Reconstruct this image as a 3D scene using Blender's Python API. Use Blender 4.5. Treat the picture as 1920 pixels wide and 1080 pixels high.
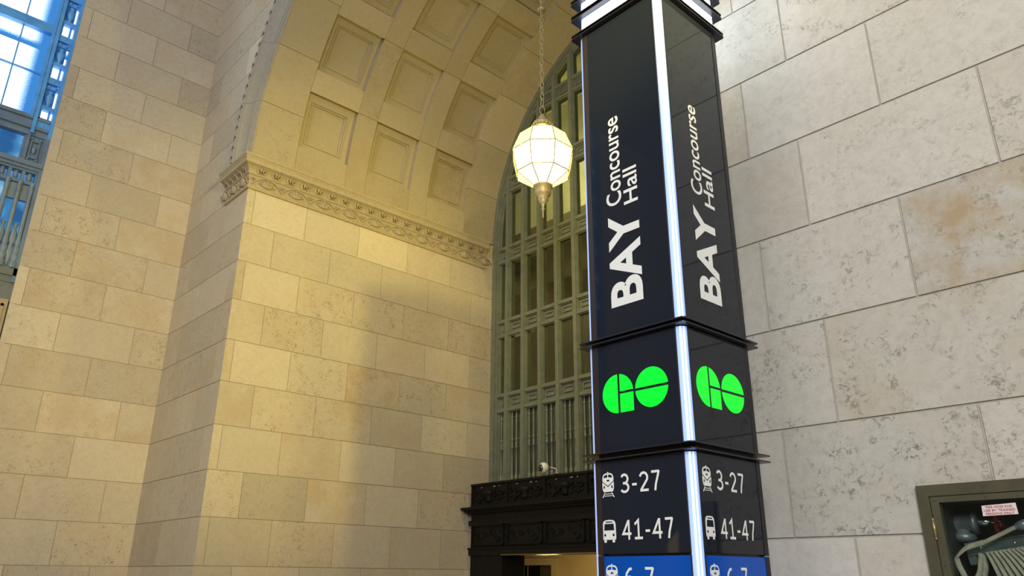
import bpy, math, random
from mathutils import Vector, Matrix
from math import sin, cos, pi, radians as R, sqrt, floor
random.seed(11)
S = bpy.context.scene
COL = S.collection
for o in list(bpy.data.objects):
    bpy.data.objects.remove(o)
ZC = 1.75                      # eye height; geometry is typed relative to the eye and lifted by ZC

# ---------------------------------------------------------------- camera
cam = bpy.data.cameras.new('camera')
camo = bpy.data.objects.new('camera', cam)
COL.objects.link(camo)
AZ, PT, RL, F = 0.826204, 0.361233, 0.0071646, 1434.03
f_ = Vector((-sin(AZ)*cos(PT), cos(AZ)*cos(PT), sin(PT)))
r_ = f_.cross(Vector((0, 0, 1))).normalized()
u_ = r_.cross(f_)
r2 = r_*cos(RL) + u_*sin(RL)
u2 = u_*cos(RL) - r_*sin(RL)
m3 = Matrix((r2, u2, -f_)).transposed()
camo.matrix_world = Matrix.Translation((0, 0, ZC)) @ m3.to_4x4()
cam.sensor_width = 36
cam.lens = F/1920*36
cam.clip_start = .02
S.camera = camo

# ---------------------------------------------------------------- view, world, lights
S.view_settings.view_transform = 'Standard'
S.view_settings.look = 'None'
S.view_settings.exposure = 0.0
S.view_settings.gamma = 1.0
S.view_settings.use_curve_mapping = False
W = bpy.data.worlds.new('world')
S.world = W
W.use_nodes = True
W.node_tree.nodes['Background'].inputs[0].default_value = (.92, .88, .72, 1)
W.node_tree.nodes['Background'].inputs[1].default_value = .11


def lamp(name, kind, loc, energy, color, size=.3, target=None, spot=None, blend=.3, sizey=None):
    l = bpy.data.lights.new(name, kind)
    l.energy = energy
    l.color = color
    if kind == 'AREA':
        l.size = size
        if sizey:
            l.shape = 'RECTANGLE'
            l.size_y = sizey
    else:
        l.shadow_soft_size = size
    if spot:
        l.spot_size = R(spot)
        l.spot_blend = blend
    o = bpy.data.objects.new(name, l)
    o.location = (loc[0], loc[1], loc[2]+ZC)
    if target:
        d = Vector(target)-Vector(loc)
        o.rotation_euler = d.to_track_quat('-Z', 'Y').to_euler()
    COL.objects.link(o)
    return o


WARM = (1.0, .78, .18)
lamp('hall_warm_spotlight', 'SPOT', (1.0, 1.03, 2.75), 1450, WARM, .07, (-7.9, 3.75, 3.0), 43, .8)
lamp('hall_warm_spotlight', 'SPOT', (1.25, 1.35, 2.6), 420, WARM, .07, (-7.9, 3.6, 2.6), 42, .8)
lamp('added_low_warm_fill', 'AREA', (-4.5, -1.5, -.9), 24, (1, .70, .26), 2.5, (-9.2, 2.2, -.6))  # added warm fill for the lower left wall, no visible source
lamp('added_near_wall_fill', 'AREA', (2.6, -3.0, 3.0), 400, (1.0, .99, .97), 2.2, (-.7, 3.1, .8))  # added area fill that brightens the near right wall
lamp('added_high_fill', 'AREA', (-2.0, -5.5, 9.0), 470, (1.0, .975, .97), 5, (-9.5, 2.0, 6.5))  # added overhead fill for the left wall, no opening behind it
lamp('gallery_upper_lamp', 'AREA', (-7.6, 8.3, 6.6), 55, (1, .88, .45), 1.2, (-9.0, 9.4, 7.0), sizey=.3)
lamp('gallery_middle_lamp', 'POINT', (-8.4, 8.0, 3.0), 9, (1, .80, .42), .2)
lamp('corridor_lamp', 'POINT', (-7.6, 7.7, .15), 26, (1, .72, .28), .15)

# ---------------------------------------------------------------- materials


def mat(name, col=(.5, .5, .5), rough=.5, metal=0., spec=.5, emi=None, es=0., coat=0.):
    m = bpy.data.materials.new(name)
    m.use_nodes = True
    b = m.node_tree.nodes['Principled BSDF']
    b.inputs['Base Color'].default_value = (*col, 1)
    b.inputs['Roughness'].default_value = rough
    b.inputs['Metallic'].default_value = metal
    b.inputs['Specular IOR Level'].default_value = spec
    if coat:
        b.inputs['Coat Weight'].default_value = coat
        b.inputs['Coat Roughness'].default_value = .02
    if emi:
        b.inputs['Emission Color'].default_value = (*emi, 1)
        b.inputs['Emission Strength'].default_value = es
    return m


class NT:
    def __init__(s, m):
        s.t = m.node_tree
        s.n = s.t.nodes
        s.b = s.n['Principled BSDF']

    def add(s, typ, ins=None, **kw):
        n = s.n.new(typ)
        for k, v in kw.items():
            setattr(n, k, v)
        for k, v in (ins or {}).items():
            if isinstance(v, bpy.types.NodeSocket):
                s.t.links.new(v, n.inputs[k])
            else:
                n.inputs[k].default_value = v
        return n

    def link(s, a, b):
        s.t.links.new(a, b)

    def math(s, op, a, b=0., clamp=False):
        n = s.add('ShaderNodeMath', {0: a, 1: b}, operation=op, use_clamp=clamp)
        return n.outputs[0]

    def mix(s, f, a, b):
        n = s.add('ShaderNodeMix', {0: f, 6: a, 7: b}, data_type='RGBA')
        return n.outputs[2]

    def noise(s, vec, scale, detail=5, rough=.6, dist=0.):
        return s.add('ShaderNodeTexNoise', {'Vector': vec, 'Scale': scale, 'Detail': detail, 'Roughness': rough, 'Distortion': dist}).outputs[0]

    def ramp(s, f, stops):
        n = s.add('ShaderNodeValToRGB', {0: f})
        cr = n.color_ramp
        cr.elements[0].position, cr.elements[0].color = stops[0][0], (*stops[0][1], 1)
        cr.elements[1].position, cr.elements[1].color = stops[-1][0], (*stops[-1][1], 1)
        for p, c in stops[1:-1]:
            e = cr.elements.new(p)
            e.color = (*c, 1)
        return n.outputs[0]


def g3(v):
    return (v, v, v)


def stone(name, base, dark, fine=1.0, bump=.25):
    """limestone: per-block tone from the 'blk' attribute, blotches, shelly flecks and pits"""
    m = mat(name, base, .82, spec=.25)
    n = NT(m)
    at = n.add('ShaderNodeAttribute', attribute_name='blk')
    sep = n.add('ShaderNodeSeparateColor', {0: at.outputs['Color']})
    tone, pit, wrm = sep.outputs[0], sep.outputs[1], sep.outputs[2]
    tc = n.add('ShaderNodeTexCoord').outputs['Object']
    off = n.add('ShaderNodeVectorMath', {0: tc, 1: n.add('ShaderNodeCombineXYZ', {0: n.math('MULTIPLY', tone, 37.), 1: n.math('MULTIPLY', wrm, 19.), 2: n.math('MULTIPLY', tone, 11.)}).outputs[0]}, operation='ADD').outputs[0]
    big = n.noise(off, 1.7*fine, 4, .6)
    mid = n.noise(off, 9*fine, 7, .68, .6)
    fin = n.noise(off, 46*fine, 6, .6, .9)
    fleck = n.ramp(fin, [(.50, g3(0)), (.60, g3(1))])
    patch = n.ramp(mid, [(.47, g3(0)), (.62, g3(1))])
    holes = n.ramp(n.noise(off, 80*fine, 3, .5, 1.5), [(.67, g3(0)), (.71, g3(1))])
    c = n.mix(n.math('MULTIPLY', big, .45), (*base, 1), (base[0]*.86, base[1]*.80, base[2]*.70, 1))
    f = n.math('MULTIPLY', n.math('MULTIPLY', patch, fleck), n.math('ADD', n.math('MULTIPLY', pit, .85), .10), True)
    c = n.mix(f, c, (*dark, 1))
    c = n.mix(n.math('MULTIPLY', n.math('MULTIPLY', holes, patch), n.math('MULTIPLY', pit, .9), True), c, (dark[0]*.25, dark[1]*.25, dark[2]*.25, 1))
    stain = n.ramp(n.noise(off, 2.6*fine, 5, .7), [(.40, g3(0)), (.60, g3(1))])
    c = n.mix(n.math('MULTIPLY', n.ramp(n.noise(off, 22*fine, 5, .7, .5), [(.42, g3(0)), (.66, g3(1))]), .22), c, (dark[0]*1.2, dark[1]*1.15, dark[2]*1.1, 1))
    c = n.mix(n.math('MULTIPLY', stain, n.math('MULTIPLY', wrm, 1.), True), c, (base[0]*.78, base[1]*.62, base[2]*.42, 1))
    t = n.math('ADD', n.math('MULTIPLY', tone, .42), .72)
    hs = n.add('ShaderNodeHueSaturation', {'Color': c, 'Value': t})
    n.link(hs.outputs[0], n.b.inputs['Base Color'])
    hgt = n.math('SUBTRACT', n.math('ADD', n.math('MULTIPLY', fin, .4), n.math('MULTIPLY', mid, .6)), n.math('MULTIPLY', n.math('MULTIPLY', holes, pit), 1.2))
    bp = n.add('ShaderNodeBump', {'Strength': bump, 'Distance': .008, 'Height': hgt})
    n.link(bp.outputs[0], n.b.inputs['Normal'])
    return m


STONE = stone('limestone_blocks', (.60, .54, .44), (.28, .235, .18))
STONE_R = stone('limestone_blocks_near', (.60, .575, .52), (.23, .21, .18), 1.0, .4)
CARVED = stone('carved_limestone', (.47, .41, .30), (.20, .165, .11), 1.0, .5)
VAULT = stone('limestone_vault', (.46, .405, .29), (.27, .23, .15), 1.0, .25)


def noisy(name, a, b, scale, rough=.5, metal=0., bump=0., **k):
    m = mat(name, a, rough, metal, **k)
    n = NT(m)
    tc = n.add('ShaderNodeTexCoord').outputs['Object']
    f = n.noise(tc, scale, 6, .6, .4)
    n.link(n.mix(n.ramp(f, [(.38, g3(0)), (.64, g3(1))]), (*a, 1), (*b, 1)), n.b.inputs['Base Color'])
    if bump:
        n.link(n.add('ShaderNodeBump', {'Strength': bump, 'Distance': .004, 'Height': f}).outputs[0], n.b.inputs['Normal'])
    return m


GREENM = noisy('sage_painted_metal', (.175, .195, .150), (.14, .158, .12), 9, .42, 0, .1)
GREEND = noisy('dark_green_panel_metal', (.075, .088, .065), (.05, .06, .045), 6, .5)  # darker green backing plate behind the balusters
BLACKM = noisy('blackened_bronze', (.006, .006, .006), (.010, .009, .008), 14, .55, .0, .2, spec=.2)
BRONZE = mat('bronze_edge', (.35, .22, .12), .35, .9)
GLAREM = noisy('metal_paint_with_window_glare', (.12, .42, .92), (.09, .32, .74), 5, .4)  # bluer than the grey-blue paint: window glare is put into this colour
GLAZE = mat('interior_window_glass', (.8, .85, .75), .08)
_n = NT(GLAZE)
_tr = _n.add('ShaderNodeBsdfTransparent', {0: (.62, .66, .50, 1)})
_gl = _n.add('ShaderNodeBsdfGlossy', {0: (.9, .95, .9, 1), 'Roughness': .12})
_mx = _n.add('ShaderNodeMixShader', {0: .10, 1: _tr.outputs[0], 2: _gl.outputs[0]})
_n.link(_mx.outputs[0], _n.n['Material Output'].inputs[0])
CABGLASS = mat('cabinet_glass', (.8, .85, .75), .05)
_n = NT(CABGLASS)
_tr = _n.add('ShaderNodeBsdfTransparent', {0: (.86, .9, .88, 1)})
_gl = _n.add('ShaderNodeBsdfGlossy', {0: (1, 1, 1, 1), 'Roughness': .03})
_mx = _n.add('ShaderNodeMixShader', {0: .03, 1: _tr.outputs[0], 2: _gl.outputs[0]})
_n.link(_mx.outputs[0], _n.n['Material Output'].inputs[0])

# pylon
PANEL = mat('black_glass_panel', (.013, .017, .027), .035, spec=.3, coat=.0)  # slight blue tint stands in for light bleeding from the corner strips
PANELB = mat('blue_backlit_glass', (.0, .04, .16), .15, spec=.3, emi=(.0, .030, .215), es=1.)
TRIM = mat('dark_anodised_trim', (.012, .012, .016), .3, .3)
TRIMB = mat('brown_anodised_trim', (.06, .045, .045), .35, .6)
PLATE = mat('dark_plate_metal', (.05, .05, .065), .3, .6)
WHITEP = mat('sign_white', (.62, .62, .60), .35, emi=(.85, .84, .78), es=.22)
GREENP = mat('sign_green', (.0, .5, .02), .3, emi=(.0, 1.0, .03), es=.78)
LEDBASE = mat('led_diffuser', (.4, .55, .9), .35, emi=(.30, .44, .88), es=.62)
LEDLINE = mat('led_line', (1, 1, 1), .3, emi=(.62, .86, 1.0), es=.95)
BAND = mat('light_band', (1, 1, 1), .3, emi=(.55, .74, 1.0), es=4.2)
# lantern
BRASS = noisy('antique_brass', (.62, .52, .30), (.45, .38, .20), 30, .45, .3)
CAME = mat('brass_cames', (.35, .26, .12), .5, .3)
PANE = mat('lantern_pane', (.9, .8, .4), .4)
_n = NT(PANE)
_tr = _n.add('ShaderNodeBsdfTransparent', {0: (1., .93, .62, 1)})
_em = _n.add('ShaderNodeEmission', {0: (1, .80, .08, 1), 1: 1.2})
_lw = _n.add('ShaderNodeLayerWeight', {0: .45})
_em2 = _n.add('ShaderNodeEmission', {0: (1, .97, .62, 1), 1: 3.2})
_mm = _n.add('ShaderNodeMixShader', {0: _lw.outputs['Facing'], 1: _em2.outputs[0], 2: _em.outputs[0]})
_mx = _n.add('ShaderNodeMixShader', {0: .6, 1: _tr.outputs[0], 2: _mm.outputs[0]})
_n.link(_mx.outputs[0], _n.n['Material Output'].inputs[0])
BULB = mat('lamp_globe', (1, 1, 1), .5)
_n = NT(BULB)
_tr = _n.add('ShaderNodeBsdfTransparent', {0: (1, .97, .85, 1)})
_em = _n.add('ShaderNodeEmission', {0: (1, .93, .66, 1), 1: 9.})
_mx = _n.add('ShaderNodeMixShader', {0: .4, 1: _tr.outputs[0], 2: _em.outputs[0]})
_n.link(_mx.outputs[0], _n.n['Material Output'].inputs[0])
WHITEPL = mat('white_plastic', (.75, .76, .74), .3)
LENS = mat('camera_lens_black', (.01, .01, .012), .08, coat=1)
OLIVE = noisy('olive_painted_steel', (.085, .078, .045), (.07, .062, .036), 12, .4)
DARKIN = noisy('cabinet_inside', (.02, .024, .024), (.035, .038, .036), 10, .6)
BRASSH = mat('brass_hinge', (.42, .32, .14), .35, .7)
VALVE = noisy('cast_grey_valve', (.30, .32, .35), (.18, .20, .22), 18, .4, .5, .2)
STEELG = noisy('galvanised_rack', (.15, .19, .19), (.22, .27, .27), 14, .35, .6)
HOSE = noisy('canvas_hose', (.46, .42, .33), (.34, .31, .24), 40, .85, 0, .2)
REDW = mat('red_wheel', (.22, .01, .015), .25, coat=.6)
CHROME = mat('bright_metal', (.8, .8, .78), .15, 1)
LABELW = mat('label_white', (.75, .66, .66), .5)
LABELR = mat('label_red', (.45, .02, .03), .5)
YWALL = noisy('ochre_plaster', (.55, .45, .26), (.46, .37, .21), 1.2, .8)
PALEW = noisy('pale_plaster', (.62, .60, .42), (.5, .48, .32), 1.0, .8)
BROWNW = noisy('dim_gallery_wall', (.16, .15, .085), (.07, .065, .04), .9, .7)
DARKV = mat('painted_room_dark', (.01, .009, .008), .7)
FLOORM = noisy('polished_floor', (.42, .38, .31), (.34, .30, .25), 2, .25)

# daylight glass of the big hall window: obscured panes with the soft outline of an outer sash
DAY = mat('daylight_glass', (.1, .2, .4), .35)
_n = NT(DAY)
_tc = _n.add('ShaderNodeTexCoord').outputs['Object']
_s = _n.add('ShaderNodeSeparateXYZ', {0: _tc})
_w = _n.noise(_tc, 60, 2, .5)
_wv = _n.math('MULTIPLY', _n.math('SUBTRACT', _w, .5), .06)
_y = _n.math('ADD', _n.math('MODULO', _n.math('SUBTRACT', 1.09+2.9+27.3, _n.math('MULTIPLY', _s.outputs[1], 1.)), 2.73), _wv)
_z = _n.math('ADD', _n.math('MODULO', _n.math('ADD', _n.math('SUBTRACT', _s.outputs[2], ZC+6.20), 13.52), 1.34+.012), _wv)
_a = _n.ramp(_y, [(.07, g3(0)), (.20, g3(1))])
_b = _n.ramp(_z, [(.05, g3(0)), (.13, g3(1))])
_b2 = 1.0
_c = _n.ramp(_n.math('ABSOLUTE', _n.math('SUBTRACT', _y, .62)), [(.0, g3(.72)), (.06, g3(1))])
_f = _n.math('MULTIPLY', _n.math('MULTIPLY', _a, _b), _n.math('MULTIPLY', _b2, _c))
_cl = _n.mix(_f, (.07, .36, .96, 1), (.80, .97, 1, 1))
_st = _n.math('ADD', _n.math('MULTIPLY', _f, 1.7), .75)
_em = _n.add('ShaderNodeEmission', {0: _cl, 1: _st})
_gl = _n.add('ShaderNodeBsdfGlossy', {0: (.6, .8, 1, 1), 'Roughness': .15})
_mx = _n.add('ShaderNodeAddShader', {0: _em.outputs[0], 1: _gl.outputs[0]})
_mx = _n.add('ShaderNodeMixShader', {0: .06, 1: _em.outputs[0], 2: _gl.outputs[0]})
_n.link(_mx.outputs[0], _n.n['Material Output'].inputs[0])
DAY2 = mat('daylight_glass_low', (.1, .2, .4), .3)
_n = NT(DAY2)
_tc = _n.add('ShaderNodeTexCoord').outputs['Object']
_f = _n.ramp(_n.noise(_tc, 2.4, 3, .5), [(.42, (.03, .16, .45)), (.56, (.10, .42, .85)), (.7, (.5, .85, 1))])
_em = _n.add('ShaderNodeEmission', {0: _f, 1: .75})
_mx = _n.add('ShaderNodeMixShader', {0: .12, 1: _em.outputs[0], 2: _n.b.outputs[0]})
_n.link(_mx.outputs[0], _n.n['Material Output'].inputs[0])

# ---------------------------------------------------------------- mesh builder


class MB:
    def __init__(s):
        s.v, s.f, s.c, s.sm = [], [], [], []

    def face(s, pts, col=(.5, .2, .1), smooth=False):
        i = len(s.v)
        s.v += [tuple(p) for p in pts]
        s.f.append(tuple(range(i, i+len(pts))))
        s.c.append(col)
        s.sm.append(smooth)

    def grid(s, rows, col=(.5, .2, .1), closed=False, smooth=True):
        i = len(s.v)
        n = len(rows[0])
        for r in rows:
            s.v += [tuple(p) for p in r]
        for a in range(len(rows)-1):
            for b in range(n if closed else n-1):
                b2 = (b+1) % n
                s.f.append((i+a*n+b, i+a*n+b2, i+(a+1)*n+b2, i+(a+1)*n+b))
                s.c.append(col)
                s.sm.append(smooth)

    def box(s, x0, x1, y0, y1, z0, z1, col=(.5, .2, .1), M=None):
        p = [Vector((x, y, z)) for z in (z0, z1) for y in (y0, y1) for x in (x0, x1)]
        if M:
            p = [M @ q for q in p]
        for q in ((0, 2, 3, 1), (4, 5, 7, 6), (0, 1, 5, 4), (2, 6, 7, 3), (0, 4, 6, 2), (1, 3, 7, 5)):
            s.face([p[k] for k in q], col)

    def prism(s, poly, fn, d0, d1, col=(.5, .2, .1)):
        """poly in 2d, fn(u, v, d) -> 3d point"""
        a = [fn(u, v, d0) for u, v in poly]
        b = [fn(u, v, d1) for u, v in poly]
        s.face(a, col)
        s.face(b[::-1], col)
        n = len(poly)
        for k in range(n):
            s.face([a[k], b[k], b[(k+1) % n], a[(k+1) % n]], col)

    def lathe(s, prof, c, n=24, axis='z', col=(.5, .2, .1), smooth=True):
        rows = []
        for r, h in prof:
            row = []
            for k in range(n):
                a = 2*pi*k/n
                if axis == 'z':
                    row.append((c[0]+r*cos(a), c[1]+r*sin(a), c[2]+h))
                elif axis == 'y':
                    row.append((c[0]+r*cos(a), c[1]+h, c[2]+r*sin(a)))
                else:
                    row.append((c[0]+h, c[1]+r*cos(a), c[2]+r*sin(a)))
            rows.append(row)
        s.grid(rows, col, True, smooth)

    def tube(s, pts, r, n=8, col=(.5, .2, .1), closed=False, flat=1.0):
        pts = [Vector(p) for p in pts]
        rows = []
        N = len(pts)
        up = Vector((0, 0, 1))
        for k in range(N):
            if closed:
                t = pts[(k+1) % N]-pts[k-1]
            else:
                t = pts[min(k+1, N-1)]-pts[max(k-1, 0)]
            t.normalize()
            a = t.cross(up)
            if a.length < .05:
                a = t.cross(Vector((0, 1, 0)))
            a.normalize()
            b = t.cross(a)
            rr = r[k] if isinstance(r, (list, tuple)) else r
            rows.append([pts[k]+a*rr*cos(2*pi*j/n)*flat+b*rr*sin(2*pi*j/n) for j in range(n)])
        if closed:
            rows.append(rows[0])
        s.grid(rows, col, True)
        if not closed:
            s.face(rows[0][::-1], col)
            s.face(rows[-1], col)

    def ball(s, c, r, n=12, sc=(1, 1, 1), col=(.5, .2, .1)):
        rows = []
        m = max(4, n//2)
        for i in range(m+1):
            a = pi*i/m
            rr = max(sin(a), 1e-4)
            rows.append([(c[0]+r*sc[0]*rr*cos(2*pi*k/n), c[1]+r*sc[1]*rr*sin(2*pi*k/n), c[2]+r*sc[2]*cos(a)) for k in range(n)])
        s.grid(rows, col, True)

    def build(s, name, m, parent=None, origin=(0, 0, 0), bevel=0., lift=True):
        dz = ZC if lift else 0
        me = bpy.data.meshes.new(name)
        O = Vector(origin)
        me.from_pydata([(v[0]-O.x, v[1]-O.y, v[2]-O.z+(0 if parent is not None or origin != (0, 0, 0) else dz)) for v in s.v], [], s.f)
        at = me.attributes.new('blk', 'FLOAT_COLOR', 'FACE')
        for k, c in enumerate(s.c):
            at.data[k].color = (*c, 1)
        me.polygons.foreach_set('use_smooth', s.sm)
        me.materials.append(m)
        me.update()
        o = bpy.data.objects.new(name, me)
        COL.objects.link(o)
        if parent is not None:
            o.parent = parent
        elif origin != (0, 0, 0):
            o.location = (O.x, O.y, O.z+dz)
        if bevel:
            b = o.modifiers.new('bevel', 'BEVEL')
            b.width = bevel
            b.segments = 2
            b.limit_method = 'ANGLE'
        return o


def thing(name, label, cat, loc, group=None, kind=None):
    o = bpy.data.objects.new(name, None)
    o.empty_display_size = .2
    COL.objects.link(o)
    o.location = (loc[0], loc[1], loc[2]+ZC)
    tag(o, label, cat, group, kind)
    return o


def tag(o, label=None, cat=None, group=None, kind=None):
    if label:
        o['label'] = label
    if cat:
        o['category'] = cat
    if group:
        o['group'] = group
    if kind:
        o['kind'] = kind
    return o


# ---------------------------------------------------------------- stone walls of individual blocks
YB = 3.1          # front plane of the arch wall
XJ = -7.9         # left jamb of the arch
XL = -9.8         # window wall
XR = -1.77        # right jamb
CX, CZ, RA = -4.835, 4.65, 3.065   # arch centre, radius
YE = 6.9          # arched window plane


def rsub(r, h):
    """rectangle r minus rectangle h -> list of rectangles"""
    x0, x1, z0, z1 = r
    a0, a1, c0, c1 = h
    if a1 <= x0 or a0 >= x1 or c1 <= z0 or c0 >= z1:
        return [r]
    o = []
    if a0 > x0:
        o.append((x0, a0, z0, z1))
    if a1 < x1:
        o.append((a1, x1, z0, z1))
    m0, m1 = max(x0, a0), min(x1, a1)
    if c0 > z0:
        o.append((m0, m1, z0, c0))
    if c1 < z1:
        o.append((m0, m1, c1, z1))
    return o


def rnd_tone(pitty=.3):
    t = random.gauss(.5, .13)
    p = random.random()
    p = p*.35 if random.random() > pitty else .5+.5*p
    w = max(0, random.gauss(.12, .18))
    return (min(max(t, .08), .95), p, min(w, .9))


def blockwall(name, fn, u0, u1, z0, z1, ph, pitch, joints, m, gap=.007, special=(), hole=None, pitty=.3, clip=None, depth=.05, moff=.007):
    """fn(u, z, d) -> point, d = depth behind the face"""
    mb = MB()
    k0 = int(floor((z0-ph)/pitch))
    k1 = int(floor((z1-ph)/pitch-1e-6))
    for k in range(k0, k1+1):
        a, b = max(z0, ph+k*pitch), min(z1, ph+(k+1)*pitch)
        if b-a < .02:
            continue
        js = [u0]+[j for j in sorted(joints(k)) if u0+.03 < j < u1-.03]+[u1]
        for i in range(len(js)-1):
            col = rnd_tone(pitty)
            for (su, sz, c) in special:
                if js[i] < su < js[i+1] and a < sz < b:
                    col = c
            rects = [(js[i]+gap/2, js[i+1]-gap/2, a+gap/2, b-gap/2)]
            if i == 0:
                rects[0] = (js[i],)+rects[0][1:]
            if i == len(js)-2:
                rects[0] = (rects[0][0], js[i+1])+rects[0][2:]
            if hole:
                rects = [q for r in rects for q in rsub(r, hole)]
            for (p, q, c, d) in rects:
                polys = [[(p, c), (q, c), (q, d), (p, d)]]
                if clip:
                    polys = clip(p, q, c, d)
                for poly in polys:
                    n = len(poly)
                    mb.face([fn(u, v, 0) for u, v in poly], col)
                    for j in range(n):
                        e, g = poly[j], poly[(j+1) % n]
                        if (e[0] == g[0] and e[0] in (u0, u1)) or (e[1] == g[1] and e[1] in (z0, z1)):
                            continue
                        mb.face([fn(*e, 0), fn(*e, moff+.002), fn(*g, moff+.002), fn(*g, 0)], col)
    mort = (.12, .0, .1)
    rects = [(u0, u1, z0, z1)]
    if hole:
        rects = rsub(rects[0], hole)
    for (p, q, c, d) in rects:
        polys = [[(p, c), (q, c), (q, d), (p, d)]]
        if clip:
            N = 48
            polys = []
            for k in range(N):
                polys += clip(p, q, c+(d-c)*k/N, c+(d-c)*(k+1)/N)
        for poly in polys:
            mb.face([fn(u, v, moff) for u, v in poly], mort)
            mb.face([fn(u, v, moff+depth) for u, v in poly][::-1], mort)
    return mb.build(name, m)


ROWL = (2.386, .461)
ROWR = (2.384, .4455)
ZF, ZT = -ZC, 9.6


def alt(e0, o0, step, n=14):
    return lambda k: [(e0 if k % 2 == 0 else o0)+step*i for i in range(-n, n)]


tag(blockwall('wall_left', lambda u, z, d: (XL-d, u, z), 1.35, YB, ZF, ZT, *ROWL, alt(1.873, 1.46, .828), STONE, special=[(1.5, 5.3, (.35, .8, .3)), (2.0, 4.9, (.4, .9, .3)), (1.6, 4.0, (.45, 1., .1)), (2.9, 5.0, (.5, .2, .4)), (2.9, 3.9, (.55, .1, .4)), (2.95, 7.2, (.2, .6, .1)), (2.95, 6.3, (.2, .7, .1)), (2.9, 2.6, (.45, 1., .2)), (2.9, 1.6, (.55, .2, .35)), (2.9, -.3, (.5, .2, .4)), (2.5, 3.4, (.5, .7, .4))]), kind='structure')
# stone below / around the big window
tag(blockwall('wall_left_rear', lambda u, z, d: (XL-d, u, z), -10.5, -7.1, ZF, ZT, *ROWL, alt(1.873, 1.46, .828, 20), STONE), kind='structure')
tag(blockwall('wall_left_sill', lambda u, z, d: (XL-.03-d, u, z), -7.1, 1.35, ZF, 2.12, *ROWL, alt(1.4, 1.0, .828, 20), STONE), kind='structure')


def clipL(p, q, c, d):
    """left of the arch: keep radius > RA+.2 above springing"""
    rr = RA+.15
    if d <= CZ:
        return [[(p, c), (q, c), (q, d), (p, d)]]
    out = []
    N = 4
    for k in range(N):
        a, b = c+(d-c)*k/N, c+(d-c)*(k+1)/N

        def lim(z):
            h = z-CZ
            return XJ if h <= 0 else (CX-sqrt(max(rr*rr-h*h, 0)) if h < rr else CX)
        qa, qb = min(q, max(p, lim(a))), min(q, max(p, lim(b)))
        if qa-p > .001 or qb-p > .001:
            out.append([(p, a), (qa, a), (qb, b), (p, b)])
    return out


def clipR(p, q, c, d):
    r = clipL(2*CX-q, 2*CX-p, c, d)
    return [[(2*CX-u, v) for u, v in poly][::-1] for poly in r]


FRONT = lambda u, z, d: (u, YB+d, z)
tag(blockwall('wall_pier', FRONT, XL, XJ, ZF, CZ, *ROWL, alt(-8.53, -8.95, .826), STONE, pitty=.2), kind='structure')
tag(blockwall('wall_pier_upper', FRONT, XL, CX, CZ, ZT, *ROWL, alt(-8.53, -8.95, .826), STONE, clip=clipL), kind='structure')


def jr(k):
    if k == -5:
        return [-1.637, -.867, -.1, .66, 1.42, 2.18]
    return [-1.387, -.62, .15, .92, 1.69, 2.46] if k % 2 == 0 else [-1.64, -1.0, -.24, .53, 1.3, 2.07]


CABH = (-1.062, -.262, -.70, .267)
tag(blockwall('wall_right', FRONT, XR, 4.2, ZF, CZ, *ROWR, jr, STONE_R, gap=.009, hole=CABH, pitty=.55, special=[(-.8, 1.3, (.30, .9, 1.)), (-.9, 1.7, (.6, .3, .1)), (-1.2, .8, (.62, .75, .25)), (-1.2, .45, (.40, 1., .1)), (-.7, .8, (.45, .9, .35)), (-1.5, .8, (.5, .8, .1)), (-.7, .4, (.55, .85, .3)), (-1.3, 1.7, (.62, .45, .1)), (-1.2, 2.1, (.62, .15, .0)), (-1.45, 1.3, (.55, .7, .1)), (-.85, 2.1, (.58, .35, .1)), (-1.2, .0, (.62, .3, .2)), (-.5, 2.6, (.6, .3, .1)), (-1.25, 1.35, (.52, .75, .1)), (-1.1, 3.0, (.5, .7, .1))]), kind='structure')
tag(blockwall('wall_right_upper', FRONT, CX, 4.2, CZ, ZT, *ROWR, jr, STONE_R, gap=.009, clip=clipR), kind='structure')


def jj(k):
    return [3.485, 4.232, 4.99, 5.74, 6.49] if k % 2 == 0 else [3.195, 3.862, 4.61, 5.368, 6.108]


tag(blockwall('wall_jamb', lambda u, z, d: (XJ-d, u, z), YB, YE+.25, ZF, CZ-.02, *ROWL, jj, STONE, special=[(3.7, 2.6, (.35, 1., .2)), (4.0, 3.05, (.5, 1., .2)), (5.1, 3.1, (.35, 1., .1)), (5.2, 2.2, (.4, .8, .1)), (3.8, .8, (.12, .4, .0)), (4.0, 1.2, (.5, .3, .3)), (4.4, .3, (.5, .8, .3)), (3.6, 1.7, (.55, .7, .2)), (4.7, 2.2, (.45, .6, .7)), (4.9, 1.7, (.45, .7, .5)), (6.6, 3.0, (.45, .9, .3)), (6.3, .8, (.4, .9, .2)), (3.8, .3, (.3, .2, .1))]), kind='structure')
tag(blockwall('wall_jamb_right', lambda u, z, d: (XR+d, u, z), YB, YE+.25, ZF, CZ-.02, *ROWL, jj, STONE), kind='structure')

# floor
mb = MB()
mb.box(-12.5, 4.2, -10.5, 9.2, ZF-.1, ZF)
tag(mb.build('floor', FLOORM), kind='structure')

# ---------------------------------------------------------------- coffered vault


def cyl(th, y, r):
    a = R(th)
    return (CX-r*cos(a), y, CZ+r*sin(a))


def curved(mb, y0, y1, t0, t1, r0, r1, col, step=2.4):
    """block of the vault: face at r0 (towards the centre), sides out to r1"""
    n = max(1, int(round((t1-t0)/step)))
    ts = [t0+(t1-t0)*k/n for k in range(n+1)]
    mb.grid([[cyl(t, y0, r0), cyl(t, y1, r0)] for t in ts], col)
    mb.grid([[cyl(t, y0, r1), cyl(t, y0, r0)] for t in ts], col)
    mb.grid([[cyl(t, y1, r0), cyl(t, y1, r1)] for t in ts], col)
    for t in (t0, t1):
        mb.face([cyl(t, y0, r0), cyl(t, y1, r0), cyl(t, y1, r1), cyl(t, y0, r1)], col)


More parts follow.
